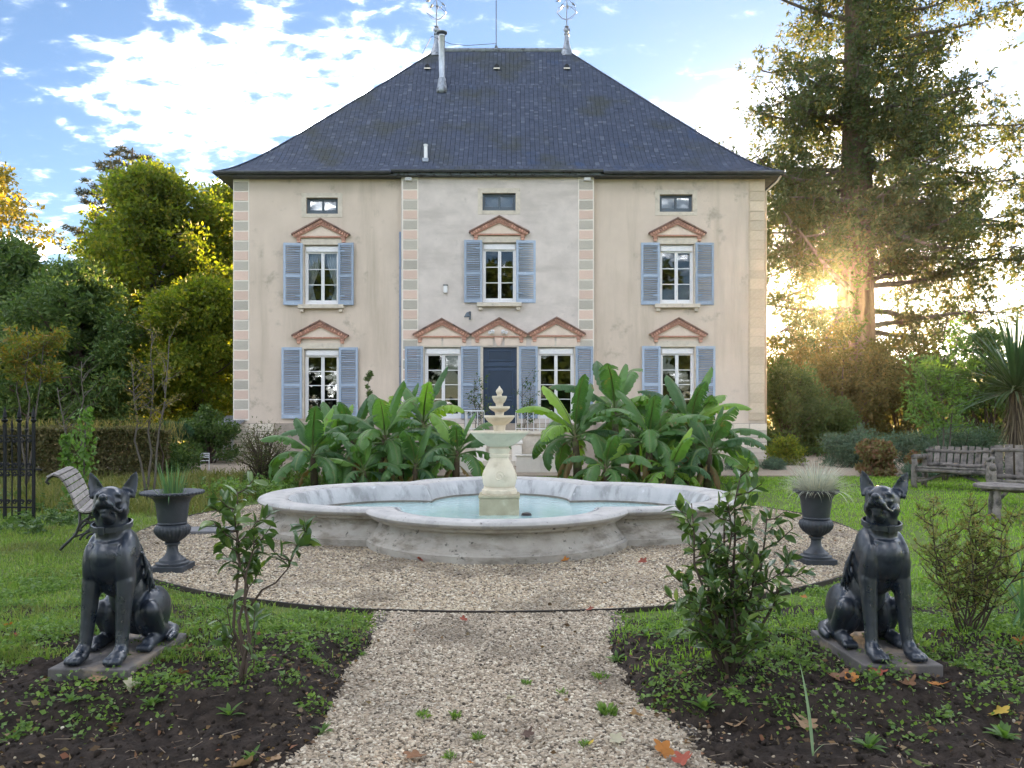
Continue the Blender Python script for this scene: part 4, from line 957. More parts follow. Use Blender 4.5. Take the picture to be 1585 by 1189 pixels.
def dog(loc, rz, mirror, turn, tilt, label):
    t = thing('dog_statue', label, 'dog statue', loc, rz, 'pair of seated dog statues'); b = B()
    # torso: chest, ribs, loin, rump
    b.ell((0, -.125, .60), (.155, .135, .175), (R(-18), 0, 0), 24, 16); b.ell((0, -.04, .53), (.145, .155, .195), (R(-28), 0, 0), 24, 16)
    b.ell((0, .085, .38), (.13, .145, .20), (R(-35), 0, 0), 24, 16); b.ell((0, .20, .20), (.165, .16, .165), (0, 0, 0), 24, 14)
    b.ell((0, -.20, .615), (.105, .075, .10), nu=18, nv=12)                                   # breast bone
    for s in (-1, 1):
        b.ell((s * .090, -.12, .62), (.080, .108, .15), (R(-14), 0, s * R(8)), 18, 12)         # shoulder blade
        b.ell((s * .112, -.165, .52), (.060, .076, .185), (R(8), 0, 0), 18, 14)                  # upper arm
        cone(b, [(s * .116, -.175, .46), (s * .118, -.195, .31), (s * .122, -.215, .17), (s * .126, -.232, .085)], [.060, .050, .043, .040])
        b.ell((s * .128, -.245, .06), (.047, .05, .045)); b.ell((s * .130, -.285, .038), (.058, .065, .038))
        for k in range(4): b.ell((s * .130 + (k - 1.5) * .029, -.335 - (.012 if k in (1, 2) else 0), .027), (.0165, .038, .026), nu=10, nv=8)
        b.ell((s * .132, .135, .20), (.085, .165, .165), (R(-12), 0, s * R(-8)), 20, 14)         # thigh
        cone(b, [(s * .175, .02, .235), (s * .178, .10, .10), (s * .172, .22, .055)], [.066, .055, .042])
        cone(b, [(s * .172, .22, .045), (s * .182, .08, .04), (s * .188, -.02, .038)], [.042, .040, .046])
        for k in range(4): b.ell((s * .190 + (k - 1.5) * .026, -.075, .026), (.015, .036, .025), nu=10, nv=8)
        for k in range(4):                                                                       # folds of skin on the flank
            b.tube([(s * (.150 - .006 * k), -.03 + .035 * k, .62 - .05 * k), (s * (.176 - .008 * k), -.02 + .04 * k, .53 - .05 * k), (s * (.168 - .008 * k), -.035 + .045 * k, .44 - .05 * k)], [.006, .017, .006], 8)
    b.tube([(0, .33, .07), (.10, .35, .045), (.20, .30, .04), (.255, .19, .036), (.262, .10, .032)], [.045, .042, .036, .03, .02], 10)   # tail
    cone(b, [(0, -.10, .66), (0, -.125, .76), (0, -.145, .85)], [.128, .104, .094], 18)
    for k in range(3): b.tube([(.105 * math.sin(a), -.13 - .108 * math.cos(a) * (1 + .05 * k), .715 - .028 * k - .025 * math.cos(a)) for a in np.linspace(-1.4, 1.4, 9)], [.006, .010, .013, .014, .014, .014, .013, .010, .006], 8)
    # head, turned about the neck
    b.v = [(v_[0] * .89, v_[1], v_[2]) for v_ in b.v]
    hM = Matrix.Translation((0, -.145, .86)) @ Matrix.Rotation(turn, 4, 'Z') @ Matrix.Rotation(tilt, 4, 'X')
    h = B()
    h.ell((0, -.015, .075), (.104, .115, .092), nu=22, nv=14); h.ell((0, -.075, .095), (.082, .062, .066), nu=18, nv=12)           # skull, forehead
    for s in (-1, 1):
        h.ell((s * .060, -.030, .022), (.046, .062, .056), (0, 0, s * R(10)), 16, 12)                                              # cheek
        h.ell((s * .043, -.112, .104), (.034, .026, .017), (0, s * R(20), s * R(-18)), 12, 8)                                        # brow
        h.ell((s * .046, -.112, .074), (.0165, .013, .0125), nu=12, nv=8)                                                           # eyeball
        h.ell((s * .050, -.108, .053), (.025, .018, .009), (0, s * R(-15), 0), 12, 8)                                                # lower lid
        h.ell((s * .026, -.185, .016), (.028, .070, .028), (0, 0, s * R(6)), 16, 10)                                                # upper lip
        h.ell((s * .017, -.258, .052), (.011, .012, .010), nu=10, nv=8)                                                             # nostril wing
        h.tube([(s * .052, -.215, -.004), (s * .064, -.165, -.008), (s * .070, -.12, -.003), (s * .080, -.085, .022)], [.009, .012, .012, .007], 8)   # lip edge, curled up at the corner
        h.tube([(s * .060, -.05, -.035), (s * .082, -.03, .0), (s * .09, .0, .03)], [.012, .018, .012], 8)
        # ear: cupped triangle standing up and out
        outer = [(.048, -.005, .145), (.118, .022, .105), (.118, -.02, .11)]; tip = Vector((s * .134, -.01, .270))
        n = 9; rows = 8
        for side_ in (0, 1): pass
        vs_ = []; fs_ = []
        for r_ in range(rows):
            u = r_ / (rows - 1); w_ = (1 - u) ** .75 * (1 + .55 * u) ; cu = Vector((s * .082, .0, .118)).lerp(tip, u)
            for k in range(n):
                a = -1.25 + 2.5 * k / (n - 1); vs_.append(cu + Vector((math.sin(a) * .048 * w_ , (1 - math.cos(a)) * -.045 * w_ + .03 * w_, -s * math.sin(a) * .020 * w_)))
        for r_ in range(rows):
            for k in range(n): vs_.append(vs_[r_ * n + k] + Vector((0, .016, -.002)))
        q = rows * n
        for r_ in range(rows - 1):
            for k in range(n - 1):
                i_ = r_ * n + k; fs_.append((i_, i_ + 1, i_ + n + 1, i_ + n)); fs_.append((q + i_ + n, q + i_ + n + 1, q + i_ + 1, q + i_))
            fs_.append((r_ * n, r_ * n + n, q + r_ * n + n, q + r_ * n)); e_ = r_ * n + n - 1; fs_.append((e_, q + e_, q + e_ + n, e_ + n))
        for k in range(n - 1): fs_.append((k, q + k, q + k + 1, k + 1)); e_ = (rows - 1) * n + k; fs_.append((e_, e_ + 1, q + e_ + 1, q + e_))
        h.add(vs_, fs_); h.ell((s * .078, .01, .125), (.034, .026, .032), nu=12, nv=8)
    h.tube([(0, -.09, .060), (0, -.15, .046), (0, -.215, .040), (0, -.25, .038)], [.050, .041, .037, .034], 16)                     # muzzle bridge
    h.ell((0, -.232, .026), (.038, .040, .030), nu=16, nv=10); h.ell((0, -.268, .052), (.026, .020, .021), nu=14, nv=10)               # muzzle end, nose
    cone(h, [(0, -.03, -.028), (0, -.12, -.040), (0, -.195, -.040)], [.046, .034, .026], 14)                                          # lower jaw
    h.tube([(-.030, -.205, -.022), (0, -.222, -.020), (.030, -.205, -.022)], [.008, .010, .008], 8)
    h.v = [(v_[0] * .97, v_[1] if v_[1] > -.10 else -.10 + (v_[1] + .10) * 1.12, v_[2]) for v_ in h.v]
    b.add([hM @ Vector(v_) for v_ in h.v], h.f)
    if mirror: b.v = [(-v_[0], v_[1], v_[2]) for v_ in b.v]; b.f = [tuple(reversed(f_)) for f_ in b.f]
    b.v = [(v_[0], v_[1], v_[2] + .0) for v_ in b.v]
    link('body', fuse(b, 'body', .0078, 3, M_dog), t, world=False, scale=(DS, DS, DS), loc=(0, 0, .055))
    c = B(); n = 32; pts = []
    vs_ = []
    for k in range(n):
        a = 2 * math.pi * k / n; d = Vector((math.sin(a), math.cos(a), 0)); ctr = Vector((0, -.137, .795)); til = -.10 * math.cos(a) * 0 + .018 * math.cos(a)
        for (rr, zz_) in ((.108, -.018), (.117, -.016), (.117, .016), (.108, .018)): vs_.append((ctr + d * rr + Vector((0, 0, zz_ + til))) * DS + Vector((0, 0, .055)))
    c.add(vs_, [(k * 4 + j, ((k + 1) % n) * 4 + j, ((k + 1) % n) * 4 + (j + 1) % 4, k * 4 + (j + 1) % 4) for k in range(n) for j in range(4)])
    c.build('collar', M_dog, t, world=False, auto=40)
    c = B(); c.obox(Vector((0, -.137 - .120, .795 - .018)) * DS + Vector((0, 0, .055)), (.036, .012, .044)); c.build('buckle', M_dog, t, world=False, bevel=.004)
    c = B(); c.box(-.215, .215, -.36, .325, -.06, .055); c.build('base_plate', M_plate, t, world=False, bevel=.008)
    return t
DS = .91
dog((-2.22, 4.40, .10), R(-2), False, R(20), R(-17), 'black seated dog statue in the left bed, near the slatted bench')
dog((2.08, 4.46, .10), R(2), True, R(36), R(-16), 'black seated dog statue in the right bed, near the urn of pale grass')

# ================================================================ URNS
M_urn = mat('urn_iron', (.032, .038, .048), (.020, .025, .032), rough=.55, scale=9, bump=.25, bscale=50, spec=.5, stain=(.06, .068, .078), sscale=8, slo=.58, shi=.75)
def urn(loc, wide, label):
    t = thing('garden_urn', label, 'urn', loc, 0, 'pair of iron urns at the gravel circle')
    b = B(); b.box(-.155, .155, -.155, .155, -.005, .055); b.build('foot_slab', M_urn, t, world=False, bevel=.006)
    b = B(); b.lathe([(.15, .056), (.152, .075), (.125, .085), (.12, .105), (.10, .115), (.075, .14), (.055, .17), (.048, .21), (.05, .24), (.07, .25), (.07, .262), (.06, .268)], 40); b.build('stem', M_urn, t, world=False, auto=40)
    b = B(); b.lathe([(.06, .269), (.085, .285), (.12, .315), (.145, .35), (.158, .385), (.155, .415), (.14, .435), (.125, .44)], 96, flute=(.27, .436, 28, .16)); b.build('fluted_bowl', M_urn, t, world=False, smooth=True)
    pr = [(.125, .441), (.135, .45), (.128, .462), (.135, .50), (.142, .57), (.152, .64), (.172, .685)]
    pr += ([(.22, .715), (.268, .728), (.282, .735), (.285, .75), (.27, .757), (.20, .735), (.16, .69), (.14, .66), (.01, .66)] if wide else [(.205, .705), (.222, .715), (.224, .73), (.21, .738), (.17, .72), (.15, .68), (.01, .675)])
    b = B(); b.lathe(pr, 48); b.build('body', M_urn, t, world=False, auto=40)
    if wide:
        b = B()
        for k in range(40): a = 2 * math.pi * k / 40; b.ell((.276 * math.cos(a), .276 * math.sin(a), .742), (.016, .016, .016), nu=8, nv=6)
        b.build('rim_beading', M_urn, t, world=False, smooth=True)
    b = B(); b.lathe([(.01, .69), (.15, .69), (.155, .68)], 24); b.build('compost', M_soil, t, world=False)
    return t
UL, UR = G(267, 882), G(1263, 871)
urn((UL.x, UL.y, 0), True, 'dark fluted iron urn with wide rim and upright green leaves, beside the left dog')
urn((UR.x, UR.y, 0), False, 'dark fluted iron urn with spiky pale grass, beside the right dog')
def strap(b_, base, az, el, length, wd, droop, rs, seg=6, fold=.3):
    """one strap-shaped leaf; appended as verts/faces to lists"""
    V, F = b_; p = np.array(base, float); o = len(V); d = el
    st = length / seg; side = np.array([-math.sin(az), math.cos(az), 0])
    for k in range(seg + 1):
        u = k / seg; w_ = wd * (min(1, .55 + u * 2) * (1 - u ** 2.2) + .02)
        nrm = np.array([-math.cos(az) * math.sin(d), -math.sin(az) * math.sin(d), math.cos(d)])
        V += [tuple(p + side * w_ + nrm * w_ * fold), tuple(p), tuple(p - side * w_ + nrm * w_ * fold)]
        if k: q = o + 3 * k; F += [(q - 3, q - 2, q + 1, q), (q - 2, q - 1, q + 2, q + 1)]
        p = p + st * np.array([math.cos(az) * math.cos(d), math.sin(az) * math.cos(d), math.sin(d)]); d -= droop / seg * (.5 + u)
rs = np.random.RandomState(21)
M_chive = leafmat('iris_leaf', [(.09, .18, .07), (.12, .23, .10), (.07, .14, .06), (.20, .28, .10)], .3, .45, .3)
V, F = [], []
for k in range(70):
    a = rs.uniform(0, 6.28); r_ = .10 * rs.rand() ** .5
    strap((V, F), (UL.x + r_ * math.cos(a), UL.y + r_ * math.sin(a), .68), a, R(rs.uniform(66, 92)), rs.uniform(.18, .42), .0055, R(rs.uniform(0, 20)), rs, 5)
strap((V, F), (UL.x - .05, UL.y - .12, .68), -2.0, R(60), .40, .006, R(170), rs, 8); strap((V, F), (UL.x + .02, UL.y - .1, .68), -1.2, R(40), .3, .007, R(140), rs, 8)
pl = thing('urn_plant', 'clump of upright narrow green leaves growing in the left urn', 'plant', (UL.x, UL.y, .68))
me = bpy.data.meshes.new('foliage'); me.from_pydata(V, [], F); me.materials.append(M_chive); link('foliage', me, pl)
M_fescue = leafmat('pale_grass', [(.42, .43, .36), (.55, .55, .46), (.36, .40, .33), (.66, .62, .46), (.46, .50, .46)], .3, .6, .25, 'island', 1.0, (1, 1, .9))
V, F = [], []
for k in range(800):
    a = rs.uniform(0, 6.28); r_ = .13 * rs.rand() ** .5; el = 88 - 75 * rs.rand() ** .8
    strap((V, F), (UR.x + r_ * math.cos(a), UR.y + r_ * math.sin(a), .70), a + rs.normal(0, .3), R(el), rs.uniform(.22, .42), .0032, R(rs.uniform(20, 85)), rs, 5, .1)
for k in range(16):
    a = rs.uniform(3.6, 6.2); strap((V, F), (UR.x + .18 * math.cos(a), UR.y + .18 * math.sin(a), .72), a, R(15), rs.uniform(.22, .5), .0035, R(110), rs, 6, .1)
pl = thing('ornamental_grass', 'pale silvery grass fountain spilling over the right urn', 'grass', (UR.x, UR.y, .70))
me = bpy.data.meshes.new('foliage'); me.from_pydata(V, [], F); me.materials.append(M_fescue); link('foliage', me, pl)

# ================================================================ SEATS, TABLE, FENCE, SHED
M_wood = mat('weathered_wood', (.34, .31, .285), (.20, .18, .165), rough=.85, scale=6, bump=.5, bscale=25, bstretch=(1, 8, 8), stain=(.13, .12, .11), sscale=7, slo=.55, shi=.75, rnd='object', ramt=.2)
M_log = mat('grey_log_wood', (.23, .20, .175), (.10, .09, .082), rough=.9, scale=9, bump=.9, bscale=22, bdist=.02, stain=(.045, .042, .038), sscale=7, slo=.52, shi=.68, stain2=(.34, .32, .29), s2scale=9, s2lo=.62, s2hi=.75, rnd='object', ramt=.22)
M_iron = mat('black_iron', (.018, .018, .02), (.03, .027, .025), rough=.5, spec=.5)
# slatted bench: local x runs along the bench, it faces -y
bl = G(140, 852); bn = thing('slatted_bench', 'grey wooden slatted bench with curled back and black iron legs behind the left dog', 'bench', (bl.x - .26, bl.y + .62, 0), R(113))
Lb = 1.3
profb = [(-.30, .40), (-.24, .425), (-.16, .425), (-.08, .42), (.0, .41), (.07, .405), (.125, .43), (.155, .485), (.175, .55), (.20, .62), (.23, .69), (.265, .755), (.31, .81), (.37, .83), (.425, .80)]
for k in range(len(profb) - 1):
    (y0, z0), (y1, z1) = profb[k], profb[k + 1]; a = math.atan2(z1 - z0, y1 - y0); ln = math.hypot(y1 - y0, z1 - z0)
    b = B(); b.obox((0, (y0 + y1) / 2, (z0 + z1) / 2 + .012), (Lb, ln * .84, .022), (a, 0, 0)); b.build('slat', M_wood, bn, world=False, bevel=.004)
for xs in (-.54, .54):
    b = B(); b.tube([(xs, y_, z_ - .012) for y_, z_ in profb], .014, 8)
    b.tube([(xs, .425, .79), (xs, .44, .75), (xs, .41, .73)], .014, 8)
    def arc(cy, cz, r_, a0, a1, rr=.013): b.tube([(xs, cy + r_ * math.cos(R(a)), cz + r_ * math.sin(R(a))) for a in np.linspace(a0, a1, 16)], rr, 8)
    b.tube([(xs, -.26, .40), (xs, -.20, .30), (xs, -.17, .20), (xs, -.20, .10), (xs, -.28, .0)], .015, 8); b.tube([(xs, .12, .40), (xs, .12, .28), (xs, .16, .16), (xs, .26, .06), (xs, .31, .0)], .015, 8)
    arc(-.02, .20, .15, 20, 170); arc(-.02, .05, .15, 20, 165); arc(.07, .25, .06, -60, 260); arc(-.12, .26, .05, -80, 220); arc(0, .11, .05, 0, 300)
    b.tube([(xs, -.20, .12), (xs, -.02, .20), (xs, .17, .14)], .011, 8); b.build('iron_leg', M_iron, bn, world=False, smooth=True)
def log(b, p, q, r0, r1=None, n=10, jit=.012, seed=1):
    rr = random.Random(seed); p, q = Vector(p), Vector(q); k = 6; r1 = r1 or r0
    b.tube([p.lerp(q, i / k) + Vector((rr.uniform(-jit, jit), rr.uniform(-jit, jit), rr.uniform(-jit, jit))) for i in range(k + 1)], [(r0 + (r1 - r0) * i / k) * rr.uniform(.9, 1.1) for i in range(k + 1)], n)
def rustic(name, label, loc, rz, W, H, nb, slats=True):
    t = thing(name, label, 'chair' if W < 1 else 'bench', loc, rz)
    for s in (-1, 1):
        b = B(); log(b, (s * W / 2, -.30, -.02), (s * W / 2, -.30, .58), .058, .052, seed=3 + s); b.build('leg', M_log, t, world=False, smooth=True)
        b = B(); log(b, (s * (W / 2 - .03), .22, -.02), (s * (W / 2 - .03), .26, .60), .055, seed=5 + s); b.build('leg', M_log, t, world=False, smooth=True)
        b = B(); log(b, (s * W / 2, -.36, .61), (s * (W / 2 - .03), .34, .60), .05, seed=7 + s); b.build('armrest', M_log, t, world=False, smooth=True)
        b = B(); log(b, (s * (W / 2 - .02), -.28, .16), (s * (W / 2 - .04), .24, .14), .035, seed=9 + s); b.build('stretcher', M_log, t, world=False, smooth=True)
    for k in range(4):
        b = B(); b.obox((0, -.26 + .145 * k, .40 - .025 * k), (W + .02, .13, .04), (R(-9), 0, 0)); b.build('seat_board', M_log, t, world=False, bevel=.01)
    b = B(); log(b, (-W / 2, -.30, .34), (W / 2, -.30, .34), .045, seed=12); b.build('seat_rail', M_log, t, world=False, smooth=True)
    b = B(); log(b, (-W / 2 + .06, -.28, .10), (0, .02, .32), .03, seed=14); log(b, (W / 2 - .06, -.28, .10), (0, .02, .32), .03, seed=15); b.build('brace', M_log, t, world=False, smooth=True)
    for z in (.44, H - .12): b = B(); log(b, (-W / 2 + .02, .29 + (z - .44) * .3, z), (W / 2 - .02, .29 + (z - .44) * .3, z), .038, seed=int(z * 10)); b.build('back_rail', M_log, t, world=False, smooth=True)
    rr = random.Random(31)
    for k in range(nb):
        x = -W / 2 + .04 + (W - .08) * (k + .5) / nb; hh = H + rr.uniform(-.03, .02); b = B(); bw = (W - .08) / nb * .80
        b.obox((x, .245 + (hh / 2 - .1) * .3, (.36 + hh) / 2), (bw, .028, hh - .36), (R(-16.7), 0, rr.uniform(-.02, .02))); b.build('back_slat', M_log, t, world=False, bevel=.006)
    return t
rb = G(1478, 757); rustic('rustic_bench', 'grey log bench with slatted back on the lawn at right', (rb.x + .15, rb.y + .25, 0), R(-46), 1.35, .84, 10)
rustic('rustic_chair', 'tall-backed grey log chair cut by the right edge of the picture', ((1572 - CX) / FP * 12.6, 12.6, 0), R(-30), .66, 1.0, 4)
tb = G(1560, 805); t = thing('rustic_table', 'low round grey wooden table at the right edge', 'table', (tb.x + .12, tb.y + .2, 0))
n = 5
for k in range(n):
    y0, y1 = -.42 + .84 * k / n + .004, -.42 + .84 * (k + 1) / n - .004; pts = []
    for yy in np.linspace(y0, y1, 6): pts.append((math.sqrt(max(.425 ** 2 - yy * yy, .0004)), yy))
    poly = pts + [(-a, c) for a, c in reversed(pts)]; b = B(); b.slab(poly, .435, .478); b.build('top_board', M_log, t, world=False, bevel=.006)
for (dx, dy) in ((-.25, -.18), (.20, -.24), (-.02, .28)): b = B(); log(b, (dx * 1.2, dy * 1.2, -.02), (dx, dy, .434), .058, .05, seed=int(100 * dx + 60)); b.build('leg', M_log, t, world=False, smooth=True)
b = B(); log(b, (-.3, .1, .41), (.3, .1, .41), .03, seed=4); log(b, (-.3, -.17, .41), (.3, -.2, .41), .03, seed=5); b.build('batten', M_log, t, world=False, smooth=True)
# iron fence at the left edge
f0 = G(52, 803); M_fence = mat('fence_iron', (.008, .009, .011), (.012, .012, .014), rough=.55, spec=.25)
fe = thing('iron_railing', 'black wrought iron railing with spear tips at the left edge', 'railing', (f0.x, f0.y, 0), R(-4))
def spear(b, x, z, s=1.0): b.lathe([(.012, 0), (.030 * s, .03), (.034 * s, .05), (.012, .065), (.024 * s, .085), (.018 * s, .14), (.003, .24)], 10, (x, 0, z))
for k in range(7):
    x = -.215 * k; b = B(); thick = .017
    b.box(x - thick, x + thick, -thick, thick, -.05, 1.36); b.build('post', M_fence, fe, world=False); b = B(); spear(b, x, 1.361, 1.2); b.build('spear_tip', M_fence, fe, world=False, auto=40)
    if k < 6: b = B(); b.tube([(x - .107, 0, -.05), (x - .107, 0, 1.22)], .010, 8); b.build('bar', M_fence, fe, world=False); b = B(); spear(b, x - .107, 1.221, .7); b.build('spear_tip', M_fence, fe, world=False, auto=40)
for z in (.16, .70, 1.18):
    b = B(); b.box(-1.45, .02 + (.10 if z == .70 else 0), -.010, .010, z - .012, z + .012); b.build('rail', M_fence, fe, world=False)
for k in range(12):
    x = -.054 - .1075 * k
    for z, s in ((.76, 1), (.64, -1), (.24, 1), (1.12, -1)):
        b = B(); b.tube([(x + .036 * (1 - q / 30) * math.cos(q * .42), -.016, z + s * .036 * (1 - q / 30) * math.sin(q * .42)) for q in range(22)], .0095, 6); b.build('scroll', M_fence, fe, world=False)
# lean-to shed beside the house
sx0, sx1, sy0, sy1 = (331 - CX) / FP * 24.2, (361 - CX) / FP * 24.2, 24.2, 25.6
sh = thing('garden_shed', 'small glazed lean-to with corrugated roof against the left house corner', 'shed', ((sx0 + sx1) / 2, sy0, 0))
M_shw = mat('shed_frame', (.50, .49, .47), (.40, .39, .37), rough=.7); M_corr = mat('corrugated_sheet', (.30, .32, .34), (.20, .21, .23), rough=.5, metal=.3)
M_shp = mat('shed_panel', (.40, .34, .22), (.30, .26, .17), rough=.4, scale=4)
for xx in (sx0 + .04, (sx0 + sx1) / 2, sx1 - .04): b = B(); b.box(xx - .035, xx + .035, sy0, sy0 + .06, 0, 1.05); b.build('post', M_shw, sh)
for zz_ in (.02, .45, 1.0): b = B(); b.box(sx0 + .08, sx1 - .08, sy0 + .012, sy0 + .05, zz_, zz_ + .06); b.build('rail', M_shw, sh)
for a, c in ((sx0 + .075, (sx0 + sx1) / 2 - .035), ((sx0 + sx1) / 2 + .035, sx1 - .075)): b = B(); b.box(a, c, sy0 + .025, sy0 + .035, .08, 1.0); b.build('pane', M_shp, sh)
b = B(); b.box(sx0, sx0 + .03, sy0 + .06, sy1, 0, 1.04); b.build('side_panel', M_shp, sh)
V, F = [], []
for k in range(61):
    xx = sx0 - .1 + (sx1 - sx0 + .2) * k / 60; z = .018 * math.sin(k * 1.57); V += [(xx, sy0 - .15, 1.06 + z), (xx, sy1, 1.42 + z)]
    if k: F.append((2 * k - 2, 2 * k, 2 * k + 1, 2 * k - 1))
me = bpy.data.meshes.new('roof_sheet'); me.from_pydata(V, [], F); me.materials.append(M_corr); o = link('roof_sheet', me, sh); m = o.modifiers.new('s', 'SOLIDIFY'); m.thickness = .01
# small white chair by the shed
wc = G(317, 727); t = thing('white_chair', 'small white garden chair below the shed', 'chair', (wc.x, wc.y, 0), R(20)); t.scale = (.62, .62, .62); M_wc = mat('white_chair_paint', (.7, .7, .7), rough=.5)
for dx in (-.17, .17):
    b = B(); b.tube([(dx, -.17, 0), (dx, -.15, .38)], .014, 6); b.build('leg', M_wc, t, world=False); b = B(); b.tube([(dx, .19, 0), (dx, .16, .38), (dx, .24, .70)], .014, 6); b.build('leg', M_wc, t, world=False)
for k in range(4): b = B(); b.box(-.18, .18, -.17 + .085 * k, -.10 + .085 * k, .381, .397); b.build('seat_slat', M_wc, t, world=False)
for z in (.50, .58, .66): b = B(); b.box(-.165, .165, .17 + (z - .4) * .25, .185 + (z - .4) * .25, z, z + .05); b.build('back_slat', M_wc, t, world=False)
# stone slab set in the gravel at the left
b = B(); c = G(318, 823); b.obox((c.x, c.y, .012), (.75, .42, .05), (0, 0, R(4))); tag(b.build('stone_slab', mat('slate_slab', (.17, .17, .175), (.11, .11, .115), rough=.8, bump=.4), bevel=.01), 'flat grey stone slab lying in the gravel left of the fountain', 'slab')
# pale stone blocks and low wall behind the bananas
for (px, w_, h_, d_, lab) in ((640, .9, .42, .4, 'long pale stone block behind the left banana plants'), (818, .62, .40, .35, 'pale stone trough right of the fountain pillar'), (858, .7, .36, .35, 'pale stone trough at the foot of the right banana plants'), (716, .62, .40, .35, 'pale stone trough left of the fountain pillar')):
    c = Vector(((px - CX) / FP * 19.8, 19.8, 0)); t = thing('stone_trough', lab, 'trough', tuple(c)); b = B(); e = .07
    b.box(-w_ / 2, w_ / 2, -d_ / 2, -d_ / 2 + e, -.01, h_); b.box(-w_ / 2, w_ / 2, d_ / 2 - e, d_ / 2, -.01, h_); b.box(-w_ / 2, -w_ / 2 + e, -d_ / 2 + e, d_ / 2 - e, -.01, h_); b.box(w_ / 2 - e, w_ / 2, -d_ / 2 + e, d_ / 2 - e, -.01, h_); b.build('wall', M_joint, t, world=False)
    b = B(); b.box(-w_ / 2 - .03, w_ / 2 + .03, -d_ / 2 - .03, -d_ / 2 + e + .02, h_ + .001, h_ + .05); b.build('lip', M_joint, t, world=False, bevel=.01)
    b = B(); b.box(-w_ / 2 + e + .001, w_ / 2 - e - .001, -d_ / 2 + e + .001, d_ / 2 - e - .001, 0, h_ - .06); b.build('soil', M_soil, t, world=False)
# ================================================================ TREES
def limb(rs, p0, d0, length, r0, droop, up, seg=7, jit=.08):
    pts = [np.array(p0, float)]; rad = [r0]; d = np.array(d0, float); d /= np.linalg.norm(d)
    for k in range(seg):
        u = (k + 1) / seg; d = d + np.array([0, 0, -droop * (1 - u) + up * u]) / seg + rs.normal(0, jit, 3); d /= np.linalg.norm(d)
        pts.append(pts[-1] + d * length / seg); rad.append(max(r0 * (1 - .85 * u), .012))
    return pts, rad
def along(pts, u):
    f = u * (len(pts) - 1); i = min(int(f), len(pts) - 2); return pts[i] + (pts[i + 1] - pts[i]) * (f - i)
def crown_mesh(name, C, rad, n, size, asp, rs, m, bias=(0, 0, .2), flat=.75, spread=1.0, hole=None, shell=.55):
    """leaves in clumps round the centres C (radius rad each)"""
    C = np.asarray(C); rad = np.asarray(rad) * np.ones(len(C)); k = rs.choice(len(C), n, p=rad ** 2 / (rad ** 2).sum())
    u = unit(rs, n); r = rs.rand(n) ** shell; off = u * (r * rad[k])[:, None]; off[:, 2] *= flat; pos = C[k] + off
    A = u * .8 + rs.normal(0, .55, (n, 3)) * spread + np.array(bias)
    if hole is not None:
        o, d, rr = hole; t = (pos - o) @ d; dist = np.linalg.norm(pos - o - t[:, None] * d, axis=1); keep = dist > rr; pos, A = pos[keep], A[keep]
    V, F = leaf_quads(pos, A, size * rs.uniform(.55, 1.5, len(pos)), asp, rs, .25)
    return fast_mesh(name, V, F, m)
def bark(name, c1, c2): return mat(name, c1, c2, rough=.95, scale=3, stretch=(1, 1, .2), bump=.9, bscale=7, bstretch=(1, 1, .15), bdist=.06, spec=.15)
M_barkb = bark('brown_bark', (.12, .09, .07), (.05, .038, .03)); M_barkr = bark('red_bark', (.19, .135, .10), (.085, .06, .045)); M_barkg = bark('grey_bark', (.16, .14, .12), (.07, .06, .05))
def broadleaf(name, label, cat, base, H, Rc, tr, nl, lm, bm_, nleaf, size, seed, lo=.2, shape=1.0, clump=.9, group=None, asp=.55, tall=1.0, lean=(0, 0), cseg=3, bias=(0, 0, -.1), top=None):
    rs = np.random.RandomState(seed); t = thing(name, label, cat, tuple(base), 0, group); base = np.array(base, float)
    w = B(); tp = [base + np.array([lean[0] * u + rs.normal(0, .04) * H * .06, lean[1] * u + rs.normal(0, .04) * H * .06, H * .96 * u - .1 * (u == 0)]) for u in np.linspace(0, 1, 8)]
    w.tube(tp, [tr * (1.15 - 1.05 * u) + .012 for u in np.linspace(0, 1, 8)], 10); C = []; Rr = []
    for i in range(nl):
        u = lo + (1 - lo) * ((i + .5) / nl); az = i * 2.399 + rs.uniform(-.4, .4); q = (u - lo) / (1 - lo)
        prof_ = (math.sin(math.pi * min(1, (q * .86 + .14)) ** .8) ** .65) * shape + (1 - shape) * (1 - q)
        ln = Rc * prof_ * rs.uniform(.75, 1.15); s = along(tp, u * .97)
        pts, rad = limb(rs, s, (math.cos(az), math.sin(az), .35 + .5 * q), max(ln, .3), tr * .38 * (1 - .6 * q) + .01, .1, .35, 6)
        w.tube(pts, rad, 5, False)
        for k in range(cseg + 2):
            v = .35 + .65 * k / (cseg + 1); c = along(pts, v)
            for j in range(2):
                e = c + rs.normal(0, 1, 3) * np.array([.5, .5, .4]) * clump * .8; C.append(e); Rr.append(clump * rs.uniform(.35, 1.1)); 
                if j == 0: w.tube([c, (c + e) / 2 + rs.normal(0, .05, 3), e], [.018 * tr / .2, .012 * tr / .2, .006], 4, False)
    C.append(tp[-1]); Rr.append(clump * .8)
    w.build('trunk', bm_, t, smooth=True)
    link('crown', crown_mesh('crown', C, Rr, nleaf, size, asp, rs, lm, bias), t); return t
L_maple = leafmat('maple_leaf', [(.07, .11, .016), (.14, .18, .022), (.10, .15, .020), (.24, .24, .03), (.11, .16, .022), (.15, .19, .025), (.26, .23, .03)], .56, .5, .25, tw=1.5, warm=(1.05, 1.1, .4))
L_yew = leafmat('yew_leaf', [(.055, .10, .030), (.09, .15, .040), (.066, .12, .035), (.16, .21, .045)], .4, .5, .3)  # brightest tone is sunlight on the foliage, put into the leaf colour
L_gold = leafmat('golden_leaf', [(.20, .19, .035), (.28, .23, .04), (.14, .16, .03), (.34, .25, .05)], .5, .55, .25, tw=1.5, warm=(1.1, 1.0, .4))
